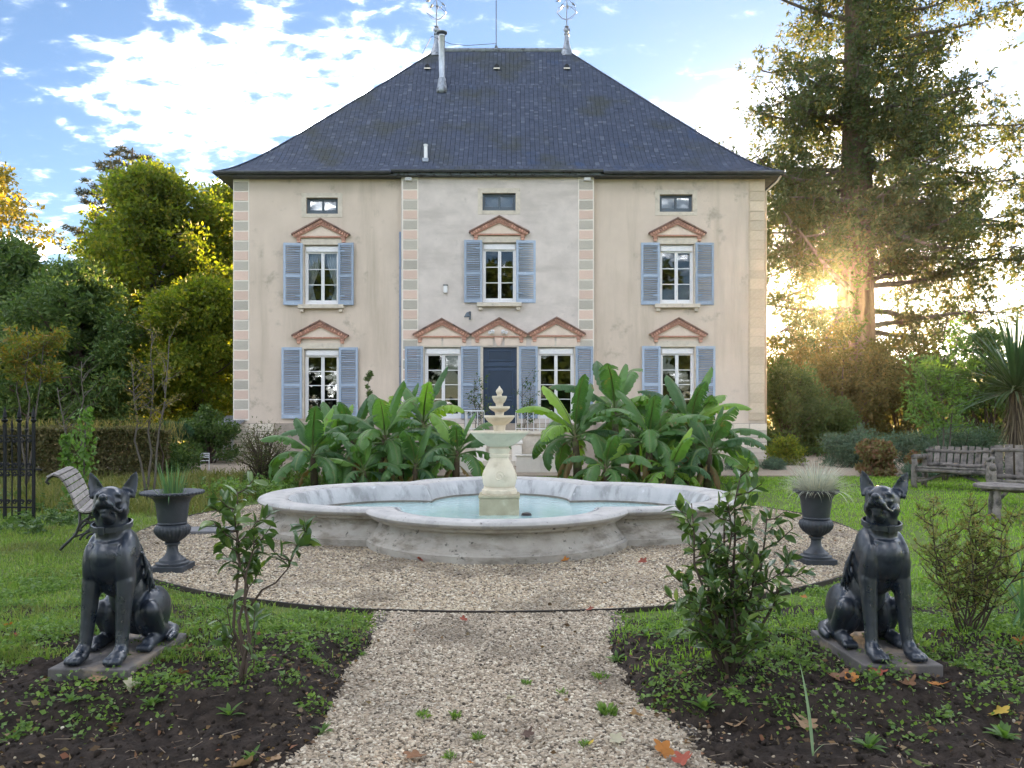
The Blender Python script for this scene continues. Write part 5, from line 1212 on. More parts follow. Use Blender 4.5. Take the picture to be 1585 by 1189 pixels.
L_cedar = leafmat('cedar_needle', [(.05, .06, .035), (.085, .08, .05), (.04, .055, .03)], .25, .6, .2)
L_seq = leafmat('sequoia_leaf', [(.040, .070, .030), (.070, .105, .040), (.055, .088, .038), (.085, .105, .040), (.10, .10, .042)], .42, .55, .25, tw=1.4, warm=(1.2, 1.0, .5))
L_brown = leafmat('rust_leaf', [(.085, .095, .030), (.125, .11, .036), (.070, .085, .028), (.10, .115, .036)], .45, .55, .2, tw=1.5, warm=(1.2, 1.0, .5))
L_shrub = leafmat('shrub_leaf', [(.045, .085, .025), (.075, .125, .032), (.055, .10, .028), (.11, .15, .04)], .4, .5, .3, tw=1.4)
L_blue = leafmat('blue_green_leaf', [(.06, .11, .075), (.10, .16, .11), (.075, .13, .085), (.14, .19, .13)], .3, .55, .3)
L_hedge = leafmat('hedge_leaf', [(.10, .09, .04), (.145, .115, .055), (.085, .10, .038), (.18, .145, .065)], .3, .6, .2)
L_fresh = leafmat('fresh_leaf', [(.07, .14, .03), (.12, .22, .04), (.10, .18, .05), (.16, .26, .06)], .45, .45, .3, tw=1.4)
def wx(px, y): return (px - CX) / FP * y
# --- sequoia
TY = 36.0; TX = wx(1323, TY); rs = np.random.RandomState(77)
sq = thing('sequoia_tree', 'giant sequoia with bare reddish trunk and drooping limbs right of the house', 'tree', (TX, TY, 0))
w = B(); H = 31.0; tp = [np.array([TX + .25 * math.sin(u * 5) * u, TY + .2 * math.cos(u * 4) * u, H * u - .1]) for u in np.linspace(0, 1, 16)]
trr = [1.15, .95, .85, .80, .74, .69, .64, .60, .55, .49, .43, .37, .30, .23, .15, .05]
vs = []; fs = []; n = 40
for i, (p_, r_) in enumerate(zip(tp, trr)):
    for j in range(n): a = 2 * math.pi * j / n; q = r_ * (1 + .07 * math.sin(a * 9 + i * .3) + .04 * math.sin(a * 17 - i)); vs.append((p_[0] + q * math.cos(a), p_[1] + q * math.sin(a), p_[2]))
for i in range(len(tp) - 1):
    for j in range(n): k = (j + 1) % n; fs.append((i * n + j, i * n + k, (i + 1) * n + k, (i + 1) * n + j))
w.add(vs, fs); w.build('trunk', M_barkr, sq, smooth=True)
def off_sun(q):
    v = np.asarray(q) - np.array([0, 0, EYE]); s = np.array(SD); return float(np.linalg.norm(v - s * (v @ s)))   # distance from the line to the sun
w = B(); C = []; Rr = []
LIMBS = [  # height, azimuth (0 = right in the picture, 180 = left), length, rise
    (19.0, 8, 7.4, .15), (20.5, -20, 6.8, .3), (19.8, 172, 5.0, .3), (18.0, 190, 4.4, .2), (17.2, 160, 4.2, .25), (15.6, 4, 7.4, .25), (16.2, 25, 6.6, .3), (14.6, -14, 7.0, .15), (15.0, 183, 5.4, .2),
    (13.0, 170, 6.4, .18), (12.4, 196, 5.8, .1), (13.2, 10, 6.4, .1), (11.4, -8, 7.8, .28), (10.4, 6, 8.2, .30), (11.0, 22, 6.5, .2), (9.6, -18, 7.6, .25), (10.6, 178, 4.6, .1), (9.4, 186, 4.4, .05), (8.6, 165, 4.5, .05),
    (8.6, 2, 7.8, .2), (7.8, 15, 7.0, .15), (7.4, -10, 7.2, .1), (7.2, 175, 4.2, .0), (6.4, 4, 6.5, .1), (6.6, 190, 4.0, .0), (5.6, -20, 6.0, .1), (5.4, 20, 5.6, .1)]
for k in range(78):
    h = 4.6 + 24.5 * rs.rand(); LIMBS.append((h, rs.uniform(20, 160) * rs.choice([-1, 1]), (6.6 - .16 * max(0, h - 12)) * rs.uniform(.55, 1.0), rs.uniform(0, .3)))
for (h, az, ln, up) in LIMBS:
    if h > 24: ln *= .7
    i = h / H * 15; p0 = tp[int(i)] + (tp[min(int(i) + 1, 15)] - tp[int(i)]) * (i % 1); a = R(az); r0 = np.interp(h, [4, 20, 30], [.17, .13, .05])
    for tries in range(12):                                              # limbs leave the gap where the sun stands
        pts, rad = limb(rs, p0, (math.cos(a), math.sin(a), up), ln, r0, .75, .75, 9, .10)
        if min(off_sun(along(pts, q)) for q in np.linspace(0, 1, 40)) > .55: break
        up += .09
    w.tube(pts, rad, 6, False)
    nb = int(ln * 1.9)
    for k in range(nb):
        u = .28 + .72 * (k + rs.rand() * .6) / nb; c = along(pts, min(u, 1)); sd = rs.normal(0, 1, 3) * np.array([.65, .65, .48]) + np.array([0, 0, -.10]); e = c + sd * (.6 + .45 * ln / 7)
        if min(off_sun(c), off_sun(e), off_sun((c + e) / 2)) > .5: w.tube([c, (c + e) / 2 + np.array([0, 0, -.12]), e], [.035, .022, .010], 4, False)
        for j in range(4): C.append(e + rs.normal(0, .46, 3)); Rr.append(rs.choice([.22, .34, .5, .8], p=[.3, .35, .25, .10]))
        C.append((c + e) / 2); Rr.append(.3)
for k in range(300):                                                    # tufts close to the trunk
    h = rs.uniform(8.2, 25); i = h / H * 15; p0 = tp[int(i)]; a = rs.uniform(0, 6.28); rr = np.interp(h, [0, H], [.95, .2]) + rs.uniform(.1, 2.6)
    if 17.5 < h < 20.5 and rs.rand() < .75: continue
    C.append(np.array([p0[0] + rr * math.cos(a), p0[1] + rr * math.sin(a), h])); Rr.append(rs.uniform(.4, .8))
w.build('limbs', M_barkg, sq, smooth=True)
CAMP = np.array([0, 0, EYE]); SDN = np.array(SD)
link('crown', crown_mesh('crown', C, Rr, 165000, .185, .42, rs, L_seq, (0, 0, -.1), 1.05, 1.0, (CAMP, SDN, .44), .6), sq)
# --- left trees
broadleaf('maple_tree', 'tall yellow-green maple behind the house corner, turning gold', 'tree', (wx(238, 34), 34, 0), 12.6, 4.6, .28, 64, L_maple, M_barkg, 96000, .165, 101, lo=.05, clump=.95, shape=.75)
broadleaf('maple_tree', 'yellow-green maple partly hidden behind the left house wall', 'tree', (wx(342, 37), 37, 0), 12.6, 3.8, .24, 44, L_maple, M_barkg, 60000, .16, 103, lo=.06, clump=.9, shape=.8)
broadleaf('yew_tree', 'broad dark evergreen yew with lit right side, in front of the maples', 'tree', (wx(120, 27), 27, 0), 6.6, 3.0, .25, 46, L_yew, M_barkb, 55000, .145, 104, lo=.04, clump=.7, shape=.7, asp=.4)
broadleaf('yew_tree', 'dark evergreen tree at the left picture edge', 'tree', (wx(20, 28), 28, 0), 7.8, 2.8, .25, 46, L_yew, M_barkb, 46000, .155, 105, lo=.05, clump=.75, shape=.7, asp=.4)
broadleaf('birch_tree', 'golden leafed tree with thin twigs cut by the left picture edge', 'tree', (wx(-25, 38), 38, 0), 14.6, 3.6, .2, 40, L_gold, M_barkg, 24000, .19, 106, lo=.15, clump=.85)
broadleaf('lime_tree', 'green leafy tree between the yew and the house wall, lower than the maple', 'tree', (wx(305, 29), 29, 0), 6.4, 2.6, .16, 34, L_maple, M_barkb, 50000, .13, 107, lo=.05, clump=.8)
# cedar with flat tilted branch layers behind the maple
rs = np.random.RandomState(55); cb = np.array([wx(205, 46), 46, 0]); ce = thing('cedar_tree', 'dark cedar with slanting flat branches rising behind the maple', 'tree', tuple(cb)); w = B()
w.tube([cb + np.array([0, 0, -.1]), cb + np.array([.1, 0, 9]), cb + np.array([0, 0, 17.4])], [.35, .25, .04], 8); C = []; Rr = []
for k in range(44):
    h = 7 + 10.2 * (k + .5) / 44; az = math.pi + rs.normal(0, .5) if k % 2 else rs.normal(0, .6); ln = (17.8 - h) * .45 + .8
    pts, rad = limb(rs, cb + np.array([0, 0, h]), (math.cos(az), math.sin(az), .45 if math.cos(az) < 0 else -.05), ln, .07, .1, -.1, 6, .04); w.tube(pts, rad, 5, False)
    for u in np.linspace(.2, 1, int(ln * 3.5)): C.append(along(pts, u) + rs.normal(0, .10, 3)); Rr.append(.36)
w.build('trunk', M_barkb, ce, smooth=True); link('crown', crown_mesh('crown', C, Rr, 30000, .20, .28, rs, L_cedar, (-.3, 0, .3), .5), ce)
# --- shrubs
def shrub(name, label, px, y, topz, rx, lm, nleaf, size, seed, clump=.3, asp=.5, cat='shrub', group=None, base_z=0, ry=None, nst=9, x=None, bm_=None, shell=.55):
    rs = np.random.RandomState(seed); x = wx(px, y) if x is None else x; t = thing(name, label, cat, (x, y, 0), 0, group); w = B(); C = []; Rr = []; ry = ry or rx
    for k in range(nst * 3):
        a = rs.uniform(0, 6.28); r_ = rs.rand() ** .5; e = np.array([x + rx * r_ * math.cos(a), y + ry * r_ * math.sin(a), topz * (.25 + .75 * math.sqrt(max(0, 1 - r_ * r_ * .85)) * rs.uniform(.55, 1.0)) - clump * .5])
        if e[2] < .08: e[2] = .08
        p0 = np.array([x + rs.normal(0, .12) * rx, y + rs.normal(0, .12) * ry, -.02]); m_ = (p0 + e) / 2 + np.array([0, 0, .1 * topz])
        w.tube([p0, m_, e], [.018 * topz ** .5, .012 * topz ** .5, .005], 5, False)
        C += [e, (e + m_) / 2, m_ * np.array([1, 1, .9]), np.array([e[0], e[1], .25 * topz * rs.rand()])]; Rr += [clump * rs.uniform(.7, 1.2), clump, clump * .8, clump * .8]
    w.build('stems', bm_ or M_barkb, t, smooth=True); C = np.array(C); C[:, 2] = np.maximum(C[:, 2], clump * .45)
    me = crown_mesh('foliage', C, Rr, nleaf, size, asp, rs, lm, (0, 0, .2), .85, 1, None, shell)
    link('foliage', me, t); return t
shrub('autumn_shrub', 'large rust-brown shrub under the sequoia trunk', 1305, 30, 5.3, 2.5, L_brown, 34000, .13, 201, .6)
shrub('autumn_shrub', 'tall rust-tinged shrub right of the sequoia trunk', 1400, 33, 5.4, 2.3, L_brown, 26000, .14, 202, .6)
shrub('garden_shrub', 'yellow-green shrub against the right house corner', 1222, 27.5, 3.6, 1.2, L_shrub, 20000, .11, 203, .45)
shrub('garden_shrub', 'dark green shrub in the far right corner, behind the palm', 1530, 27, 4.8, 2.4, L_shrub, 24000, .13, 204, .55)
shrub('garden_shrub', 'tall dark shrub right behind the house corner', 1215, 38, 6.2, 2.2, L_brown, 16000, .15, 205, .6)
shrub('garden_shrub', 'low green shrub between the house corner and the rust shrub', 1262, 28.5, 2.6, 1.5, L_shrub, 18000, .10, 219, .4)
shrub('blue_shrub', 'blue-green low shrub right of the rust hydrangea', 1440, 20.0, 1.35, 1.35, L_blue, 16000, .075, 206, .3, .3)
shrub('blue_shrub', 'blue-green low shrub behind the urn of pale grass', 1318, 22.0, 1.25, .9, L_blue, 12000, .08, 207, .3, .3)
shrub('blue_shrub', 'grey-green shrub behind the log bench', 1500, 18.5, 1.3, 1.1, L_blue, 12000, .075, 208, .3, .3)
shrub('garden_shrub', 'low yellow-green bush below the right house corner', 1215, 22.5, .9, .55, L_maple, 5000, .07, 209, .2)
L_hyd = leafmat('hydrangea_leaf', [(.13, .15, .05), (.22, .13, .075), (.26, .12, .08), (.17, .17, .06), (.25, .22, .11)], .35, .55, .25)
shrub('hydrangea_bush', 'hydrangea bush with faded red and tan flower heads', 1356, 18.8, .98, .52, L_hyd, 7000, .07, 210, .16, .75)
shrub('hydrangea_bush', 'smaller reddish hydrangea left of the log bench', 1428, 19.0, .62, .45, L_hyd, 3000, .06, 211, .14, .75)
shrub('lavender_mound', 'grey-green lavender mound left of the log bench', 1418, 17.6, .42, .38, L_blue, 5000, .07, 212, .15, .16)
shrub('lavender_mound', 'small grey-green lavender mound at the right house corner', 1197, 20.6, .36, .35, L_blue, 3500, .07, 213, .13, .16)
shrub('lavender_mound', 'small grey-green lavender mound in front of the right banana plants', 1145, 20.4, .36, .4, L_blue, 3500, .07, 214, .13, .16)
shrub('twiggy_shrub', 'loose twiggy shrub left of the left banana plants', 408, 16.0, 1.45, .62, leafmat('twig_leaf', [(.07, .09, .04), (.11, .12, .05), (.14, .11, .06)], .3, .6, .2), 3800, .055, 215, .25, .3, nst=16)
shrub('evergreen_bush', 'dark rounded evergreen bush below the topiary pine', 262, 19.6, .85, .8, L_yew, 9000, .07, 216, .25)
shrub('garden_shrub', 'rounded dark green shrub beside the shed', 318, 23.2, 1.9, .9, L_shrub, 9000, .09, 218, .3)
# clipped hedge
rs = np.random.RandomState(61); hx0, hx1, hy_ = wx(40, 18.2), wx(250, 18.2), 18.2
hd = thing('clipped_hedge', 'clipped brown-green beech hedge behind the slatted bench', 'hedge', ((hx0 + hx1) / 2, hy_, 0)); n = 42000
pos = np.stack([rs.uniform(hx0 - 3, hx1, n), hy_ + .45 * np.sign(rs.normal(size=n)) * rs.rand(n) ** .35, rs.uniform(0, 1.15, n)], 1); k = rs.rand(n) < .25; pos[k, 2] = 1.15 - .08 * rs.rand(k.sum()) ** 2; pos[k, 1] = hy_ + rs.uniform(-.45, .45, k.sum())
pos += np.stack([0 * pos[:, 0], VNO.fbm(pos[:, 0], pos[:, 2], 1.5, 3) * .18, VNO.fbm(pos[:, 0], pos[:, 1], 1.2, 3) * .12], 1)
V, F = leaf_quads(pos, rs.normal(0, 1, (n, 3)), .075, .6, rs); link('foliage', fast_mesh('foliage', V, F, L_hedge), hd)
w = B()
for x in np.arange(hx0 - 2.8, hx1, .3): w.tube([(x, hy_, -.05), (x + rs.normal(0, .05), hy_ + rs.normal(0, .1), .5), (x + rs.normal(0, .1), hy_ + rs.normal(0, .2), 1.05)], [.03, .02, .008], 5)
w.build('stems', M_barkb, hd)
n = 4200; pos = np.stack([rs.uniform(hx0 - 3, hx1, n), hy_ + rs.uniform(.3, 1.6, n), .8 + .55 * rs.rand(n)], 1); pos[:, 2] += .25 * VNO.fbm(pos[:, 0], pos[:, 1], .9, 3)
V, F = leaf_quads(pos, np.stack([rs.normal(0, .3, n), rs.normal(0, .3, n), 1 + 0 * pos[:, 0]], 1), .16, .08, rs); tg = thing('tall_grass', 'tall sunlit yellow grass rising behind the clipped hedge', 'grass', ((hx0 + hx1) / 2, hy_ + 1, 0)); link('foliage', fast_mesh('foliage', V, F, leafmat('straw_grass', [(.22, .20, .08), (.30, .25, .10), (.16, .17, .06), (.12, .15, .05)], .45, .6, .2, tw=1.4, warm=(1.1, 1, .5))), tg)
w = B()
for k in range(120): p_ = pos[rs.randint(n)]; w.tube([(p_[0], p_[1], -.02), (p_[0] + .03, p_[1], p_[2])], .006, 4, False)
w.build('stalks', M_barkb, tg)
# topiary pine pad
rs = np.random.RandomState(62); c = np.array([wx(262, 20.2), 20.2, 1.02]); t = thing('topiary_pine', 'cloud-pruned pine with one flat green pad on a bent stem', 'tree', (c[0], c[1], 0)); w = B()
w.tube([(c[0] + .25, c[1], -.05), (c[0] + .12, c[1], .4), (c[0] + .2, c[1], .7), (c[0], c[1], .95)], [.05, .045, .04, .03], 8); w.tube([(c[0] + .18, c[1], .6), (c[0] - .3, c[1], .8), (c[0] - .45, c[1], .95)], [.03, .025, .015], 6); w.build('trunk', M_barkb, t, smooth=True)
n = 12000; u = unit(rs, n); pos = c + u * np.array([.62, .5, .27]) * (rs.rand(n, 1) ** .3); V, F = leaf_quads(pos, u + rs.normal(0, .4, (n, 3)), .075, .18, rs); link('crown', fast_mesh('crown', V, F, leafmat('pine_needle', [(.030, .075, .035), (.05, .11, .05), (.04, .09, .04)], .25, .5, .3)), t)
# saplings and climbing plants on the left
def sapling(name, label, stems, y, lm, nleaf, size, seed, spread, lo=.5, asp=.4, twig=6, cat='sapling', bm_=None, crad=.12):
    rs = np.random.RandomState(seed); t = thing(name, label, cat, (wx(stems[0][0], y), y, 0)); w = B(); C = []
    for (pb, pt, top) in stems:
        p0, p1 = np.array([wx(pb, y), y, -.03]), np.array([wx(pt, y), y + rs.normal(0, .1), EYE - (top - HY) / FP * y]); pts = [p0 + (p1 - p0) * u + rs.normal(0, .03, 3) * (0 < u < 1) for u in np.linspace(0, 1, 8)]
        w.tube(pts, [.022 - .016 * u for u in np.linspace(0, 1, 8)], 6)
        for k in range(twig):
            u = lo + (1 - lo) * rs.rand(); c = along(pts, u); a = rs.uniform(0, 6.28); e = c + np.array([math.cos(a) * spread, math.sin(a) * spread, spread * rs.uniform(.3, 1.4)]) * rs.uniform(.5, 1.1); w.tube([c, (c + e) / 2 + rs.normal(0, .03, 3), e], [.009, .006, .003], 4, False); C += [e, (c + e) / 2, along([c, e], .75)]
    w.build('stem', bm_ or M_barkg, t, smooth=True); link('foliage', crown_mesh('foliage', C, crad, nleaf, size, asp, rs, lm), t)
L_sumac = leafmat('sumac_leaf', [(.10, .15, .03), (.16, .18, .035), (.24, .15, .03), (.10, .14, .03), (.14, .19, .035)], .45, .5, .25, tw=1.4, warm=(1.1, 1, .4))
sapling('sapling', 'slender sapling with orange-brown twiggy top before the maple', [(228, 232, 512), (236, 262, 520), (226, 205, 560)], 13.5, leafmat('sapling_leaf', [(.16, .14, .04), (.22, .17, .05), (.11, .13, .04), (.28, .19, .04)], .45, .5, .25), 1000, .055, 301, .36, .45, .35, 16)
sapling('sumac_tree', 'sumac with reddish drooping leaves above the iron railing', [(40, 18, 535), (44, 62, 528), (42, 45, 515)], 15.5, L_sumac, 2600, .11, 302, .5, .7, .28, 10, crad=.22)
sapling('sapling', 'thin bare sapling between the railing and the climbing plant', [(128, 130, 560), (118, 96, 600)], 15, L_shrub, 260, .05, 303, .35, .5, .3, 10)
def vine(label, px, pt, top, y, seed, r=.09):
    rs = np.random.RandomState(seed); t = thing('climbing_plant', label, 'plant', (wx(px, y), y, 0)); w = B(); zt = EYE - (top - HY) / FP * y; w.tube([(wx(px, y), y, -.05), (wx(pt, y), y, zt)], .012, 6); w.build('stake', M_barkg, t)
    n = 420; u = rs.rand(n); pos = np.stack([wx(px, y) + (wx(pt, y) - wx(px, y)) * u + rs.normal(0, r, n) * (1.2 - .6 * u), y + rs.normal(0, r, n), zt * (.08 + .92 * u)], 1); A = rs.normal(0, .7, (n, 3)); A[:, 2] -= .8; V, F = leaf_quads(pos, A, .085, .6, rs); link('foliage', fast_mesh('foliage', V, F, L_fresh), t)
vine('tall leafy climber on a stake behind the slatted bench', 128, 133, 632, 12.5, 311); vine('short leafy climber left of the tall one', 112, 102, 672, 12.8, 312, .06)
sapling('small_cypress', 'thin dark columnar cypress between the left windows', [(572, 572, 578)], 22.8, L_yew, 1500, .07, 320, .10, .1, .3, 26, cat='cypress', crad=.09)
for px, lab, sd in ((738, 'airy climbing rose left of the blue door', 321), (812, 'airy climbing rose right of the blue door', 322)):
    sapling('climbing_rose', lab, [(px, px - 4, 585), (px + 4, px + 8, 600), (px - 2, px + 4, 625)], 23.9, L_shrub, 420, .075, sd, .38, .45, .45, 9, cat='rose', crad=.16)
sapling('young_tree', 'young green tree with drooping compound leaves left of the palm', [(1462, 1450, 545), (1466, 1480, 520), (1460, 1425, 590)], 17.5, L_fresh, 3000, .11, 330, .62, .35, .3, 16, cat='tree', crad=.24)
# --- cordyline palm at the right
rs = np.random.RandomState(41); cy = 16.8; cxx = wx(1572, cy); t = thing('cordyline_palm', 'spiky green cordyline palm with shaggy trunk at the right edge', 'palm', (cxx, cy, 0))
w = B(); w.tube([(cxx, cy, -.05), (cxx + .02, cy, .8), (cxx, cy, 2.0)], [.17, .15, .12], 12); w.build('trunk', M_barkb, t, smooth=True)
M_cord = leafmat('cordyline_leaf', [(.035, .075, .030), (.055, .11, .04), (.045, .09, .04), (.09, .14, .06)], .3, .35, .5); M_dead = leafmat('dead_leaf', [(.20, .15, .10), (.13, .10, .075), (.27, .21, .14)], .2, .8, .15)
proto = []
for k in range(230):
    a = rs.uniform(0, 6.28); el = R(88 - 110 * rs.rand() ** .9); V, F = [], []; strap((V, F), (cxx + .05 * math.cos(a), cy + .05 * math.sin(a), 1.95 + .14 * rs.rand()), a, el, rs.uniform(1.4, 2.1), .028, R(rs.uniform(5, 45)), rs, 6, .35)
    me = bpy.data.meshes.new('leaf'); me.from_pydata(V, [], F); me.materials.append(M_cord); link('leaf', me, t)
V, F = [], []
for k in range(110): a = rs.uniform(0, 6.28); z = rs.uniform(1.1, 1.95); strap((V, F), (cxx + .12 * math.cos(a), cy + .12 * math.sin(a), z), a, R(rs.uniform(-50, -80)), rs.uniform(.5, .8), .013, R(20), rs, 4, .2)
me = bpy.data.meshes.new('dead_skirt'); me.from_pydata(V, [], F); me.materials.append(M_dead); link('dead_skirt', me, t)

# ================================================================ BANANA PLANTS
def bananamat():
    m, t, out = nodes('banana_leaf'); p = t.nodes.new('ShaderNodeBsdfPrincipled')
    col = ramp(t, randout(t, 'object'), [(0, (.038, .10, .042)), (.25, (.075, .165, .055)), (.5, (.105, .215, .060)), (.7, (.062, .14, .055)), (.85, (.16, .30, .06)), (1, (.27, .42, .05))])
    at = t.nodes.new('ShaderNodeAttribute'); at.attribute_name = 'along'; wv = t.nodes.new('ShaderNodeMath'); wv.operation = 'SINE'; t.links.new(mul(t, at.outputs['Fac'], 260.0), wv.inputs[0])
    col = mixc(t, mul(t, maprange(t, wv.outputs[0], -.2, 1), .22), col, (.16, .26, .10)); ac = t.nodes.new('ShaderNodeAttribute'); ac.attribute_name = 'across'
    col = mixc(t, maprange(t, ac.outputs['Fac'], .10, .02), col, (.26, .34, .12))
    col = mixc(t, maprange(t, noise(t, 5, 6, .65), .60, .70), col, (.20, .15, .06))
    t.links.new(col, p.inputs['Base Color']); p.inputs['Roughness'].default_value = .38; p.inputs['Specular IOR Level'].default_value = .45
    b = t.nodes.new('ShaderNodeBump'); b.inputs['Strength'].default_value = .25; b.inputs['Distance'].default_value = .01; t.links.new(wv.outputs[0], b.inputs['Height']); t.links.new(b.outputs[0], p.inputs['Normal'])
    tr = t.nodes.new('ShaderNodeBsdfTranslucent'); t.links.new(mixc(t, 1.0, col, (1.7, 1.8, .7), 'MULTIPLY'), tr.inputs[0]); mx = t.nodes.new('ShaderNodeMixShader'); mx.inputs[0].default_value = .4
    t.links.new(p.outputs[0], mx.inputs[1]); t.links.new(tr.outputs[0], mx.inputs[2]); t.links.new(mx.outputs[0], out.inputs[0]); return m
M_ban = bananamat(); M_bstem = mat('banana_stem', (.11, .075, .045), (.05, .035, .022), rough=.8, scale=5, stretch=(1, 1, .2), bump=.6, bscale=12, bstretch=(1, 1, .2), stain=(.12, .15, .05), sscale=3, slo=.5, shi=.65)
M_bgreen = mat('banana_petiole', (.14, .20, .06), (.10, .15, .05), rough=.5)
M_bdry = leafmat('dry_banana_leaf', [(.30, .20, .09), (.22, .14, .07), (.36, .26, .12)], .3, .7, .2, 'object')
def banana_leaf(rs, base, az, el, L_, W_, droop, m, parent, tear=.5, seg=26):
    p = np.array(base, float); d = el; pts = [p.copy()]; dirs = []
    pet = .16; st = L_ / seg
    for k in range(seg):
        v = np.array([math.cos(az) * math.cos(d), math.sin(az) * math.cos(d), math.sin(d)]); dirs.append((v, d)); p = p + v * st; pts.append(p.copy()); d -= droop / seg * (.35 + 1.3 * k / seg); az += rs.normal(0, .008)
    dirs.append(dirs[-1]); V, F, AL, AC = [], [], [], []; side = np.array([-math.sin(az), math.cos(az), 0])
    fold0 = rs.uniform(.35, .75)
    for s in (-1, 1):
        k = int(pet * seg); prev = None; lobe = 0
        while k <= seg:
            u = (k / seg - pet) / (1 - pet); u = min(max(u, 0), 1); w_ = W_ * (min(1, (u + .012) / .2) ** .6) * max(1e-3, 1 - max(u, 0) ** 4.5) ** .6 * (1 + .06 * math.sin(k * 2.1 + s)); v, dd = dirs[min(k, seg)]
            nr = np.array([-math.cos(az) * math.sin(dd), -math.sin(az) * math.sin(dd), math.cos(dd)])
            def row(extra, w2):
                r_ = []
                for j in range(4):
                    q = j / 3; ang = fold0 * (1 - 2.1 * q) - extra * q * q
                    pos = pts[k] + s * side * w2 * q * math.cos(ang * .6) + nr * w2 * q * math.sin(ang) * .8 + v * w2 * q * .25
                    r_.append(len(V)); V.append(tuple(pos)); AL.append(k / seg); AC.append(q)
                return r_
            torn = prev is not None and rs.rand() < tear and 0 < k < seg
            cur = row(lobe, w_)
            if prev: F.extend([(prev[j], prev[j + 1], cur[j + 1], cur[j]) for j in range(3)])
            if torn: lobe = rs.uniform(-.25, .9); prev = row(lobe, w_ * rs.uniform(.8, 1.02))
            else: prev = cur
            k += 1
    o = link('leaf', fast_mesh('leaf', V, F, m, True, {'along': AL, 'across': AC}), parent)
    b = B(); b.tube(pts[::2], [max(.022 * (1 - i / (len(pts[::2])) * .9), .003) * (L_ / 1.3) for i in range(len(pts[::2]))], 6); b.build('midrib', M_bgreen, o, smooth=True)
    return o
def banana(px, y, H, nl, seed, label, lean=0, big=1.0, dry=2, azs=None):
    rs = np.random.RandomState(seed); x = wx(px, y); t = thing('banana_plant', label, 'banana plant', (x, y, 0), 0, 'banana plants behind the fountain'); b = B(); top = np.array([x + lean, y, H])
    b.tube([(x, y, -.05), (x + lean * .3, y, H * .4), tuple(top)], [.105 * big, .085 * big, .05 * big], 12); b.build('stem', M_bstem, t, smooth=True)
    nl += 5
    for k in range(nl):
        q = k / max(nl - 1, 1); az = (k * 2.399 + rs.uniform(-.35, .35)) if azs is None or k >= len(azs) else azs[k]; el = R(80 - 82 * q ** .85 + rs.uniform(-8, 8)); L_ = big * rs.uniform(1.25, 1.8) * (1 - .2 * (q < .12)); dr = R(30 + 120 * min(1, q * 1.5) * rs.uniform(.7, 1.2))
        banana_leaf(rs, top + np.array([0, 0, -.05 - .28 * q * H * .5]), az, el, L_, .215 * big * rs.uniform(.85, 1.15), dr, M_ban, t, .08 if q < .12 else .35 + .55 * rs.rand())
    for k in range(dry):
        az = rs.uniform(0, 6.28); banana_leaf(rs, (x + lean * .5, y, H * .62), az, R(-35), .75 * big, .10 * big, R(60), M_bdry, t, .6, 16)
BY = 16.4
banana(487, BY - 1.1, .75, 9, 401, 'banana plant at the left end of the left clump, low and spreading', -.05, .82)
banana(545, BY + .6, .95, 8, 402, 'banana plant second from left, half behind its neighbours', 0, .9)
banana(592, BY - .4, 1.05, 10, 403, 'banana plant in the middle of the left clump with one upright bright leaf', .05, 1.0)
banana(655, BY + .9, 1.35, 9, 404, 'tallest banana plant of the left clump, below the left ground floor windows', 0, 1.0)
banana(705, BY - .5, .75, 8, 405, 'banana plant at the right end of the left clump, next to the fountain pillar', .05, .85)
banana(640, BY - .9, .5, 7, 406, 'small low banana plant at the front of the left clump', .05, .75, 1)
banana(520, BY + 1.2, .8, 7, 407, 'banana plant at the back of the left clump, mostly hidden', 0, .95)
banana(622, BY + 1.5, .9, 7, 408, 'hidden banana plant at the back of the left clump, right of its middle', 0, 1.0)
banana(565, BY - 1.2, .42, 6, 409, 'low banana plant at the left front of the left clump', -.03, .72, 1)
banana(895, BY - .2, 1.15, 10, 411, 'banana plant at the left end of the right clump, next to the fountain pillar', -.08, 1.0)
banana(955, BY + .8, 1.65, 10, 412, 'tallest banana plant, rising before the right ground floor windows', -.05, 1.05)
banana(1005, BY - .5, 1.05, 9, 413, 'banana plant in the middle of the right clump', .0, .95)
banana(1062, BY + .3, 1.25, 10, 414, 'banana plant of the right clump with leaves spreading over the last window', .08, 1.0)
banana(1095, BY - .6, .8, 8, 415, 'banana plant at the right end of the right clump, drooping toward the house corner', .06, .9)
banana(940, BY - 1.2, .5, 7, 416, 'small low banana plant at the front of the right clump', -.03, .75, 1)
banana(985, BY + 1.6, 1.1, 7, 417, 'hidden banana plant at the back of the right clump', 0, 1.0)
banana(1035, BY - 1.3, .42, 6, 418, 'low banana plant at the right front of the right clump', .03, .72, 1)
banana(1085, BY + 1.3, .9, 7, 419, 'banana plant at the back right of the right clump, mostly hidden', .05, .95)

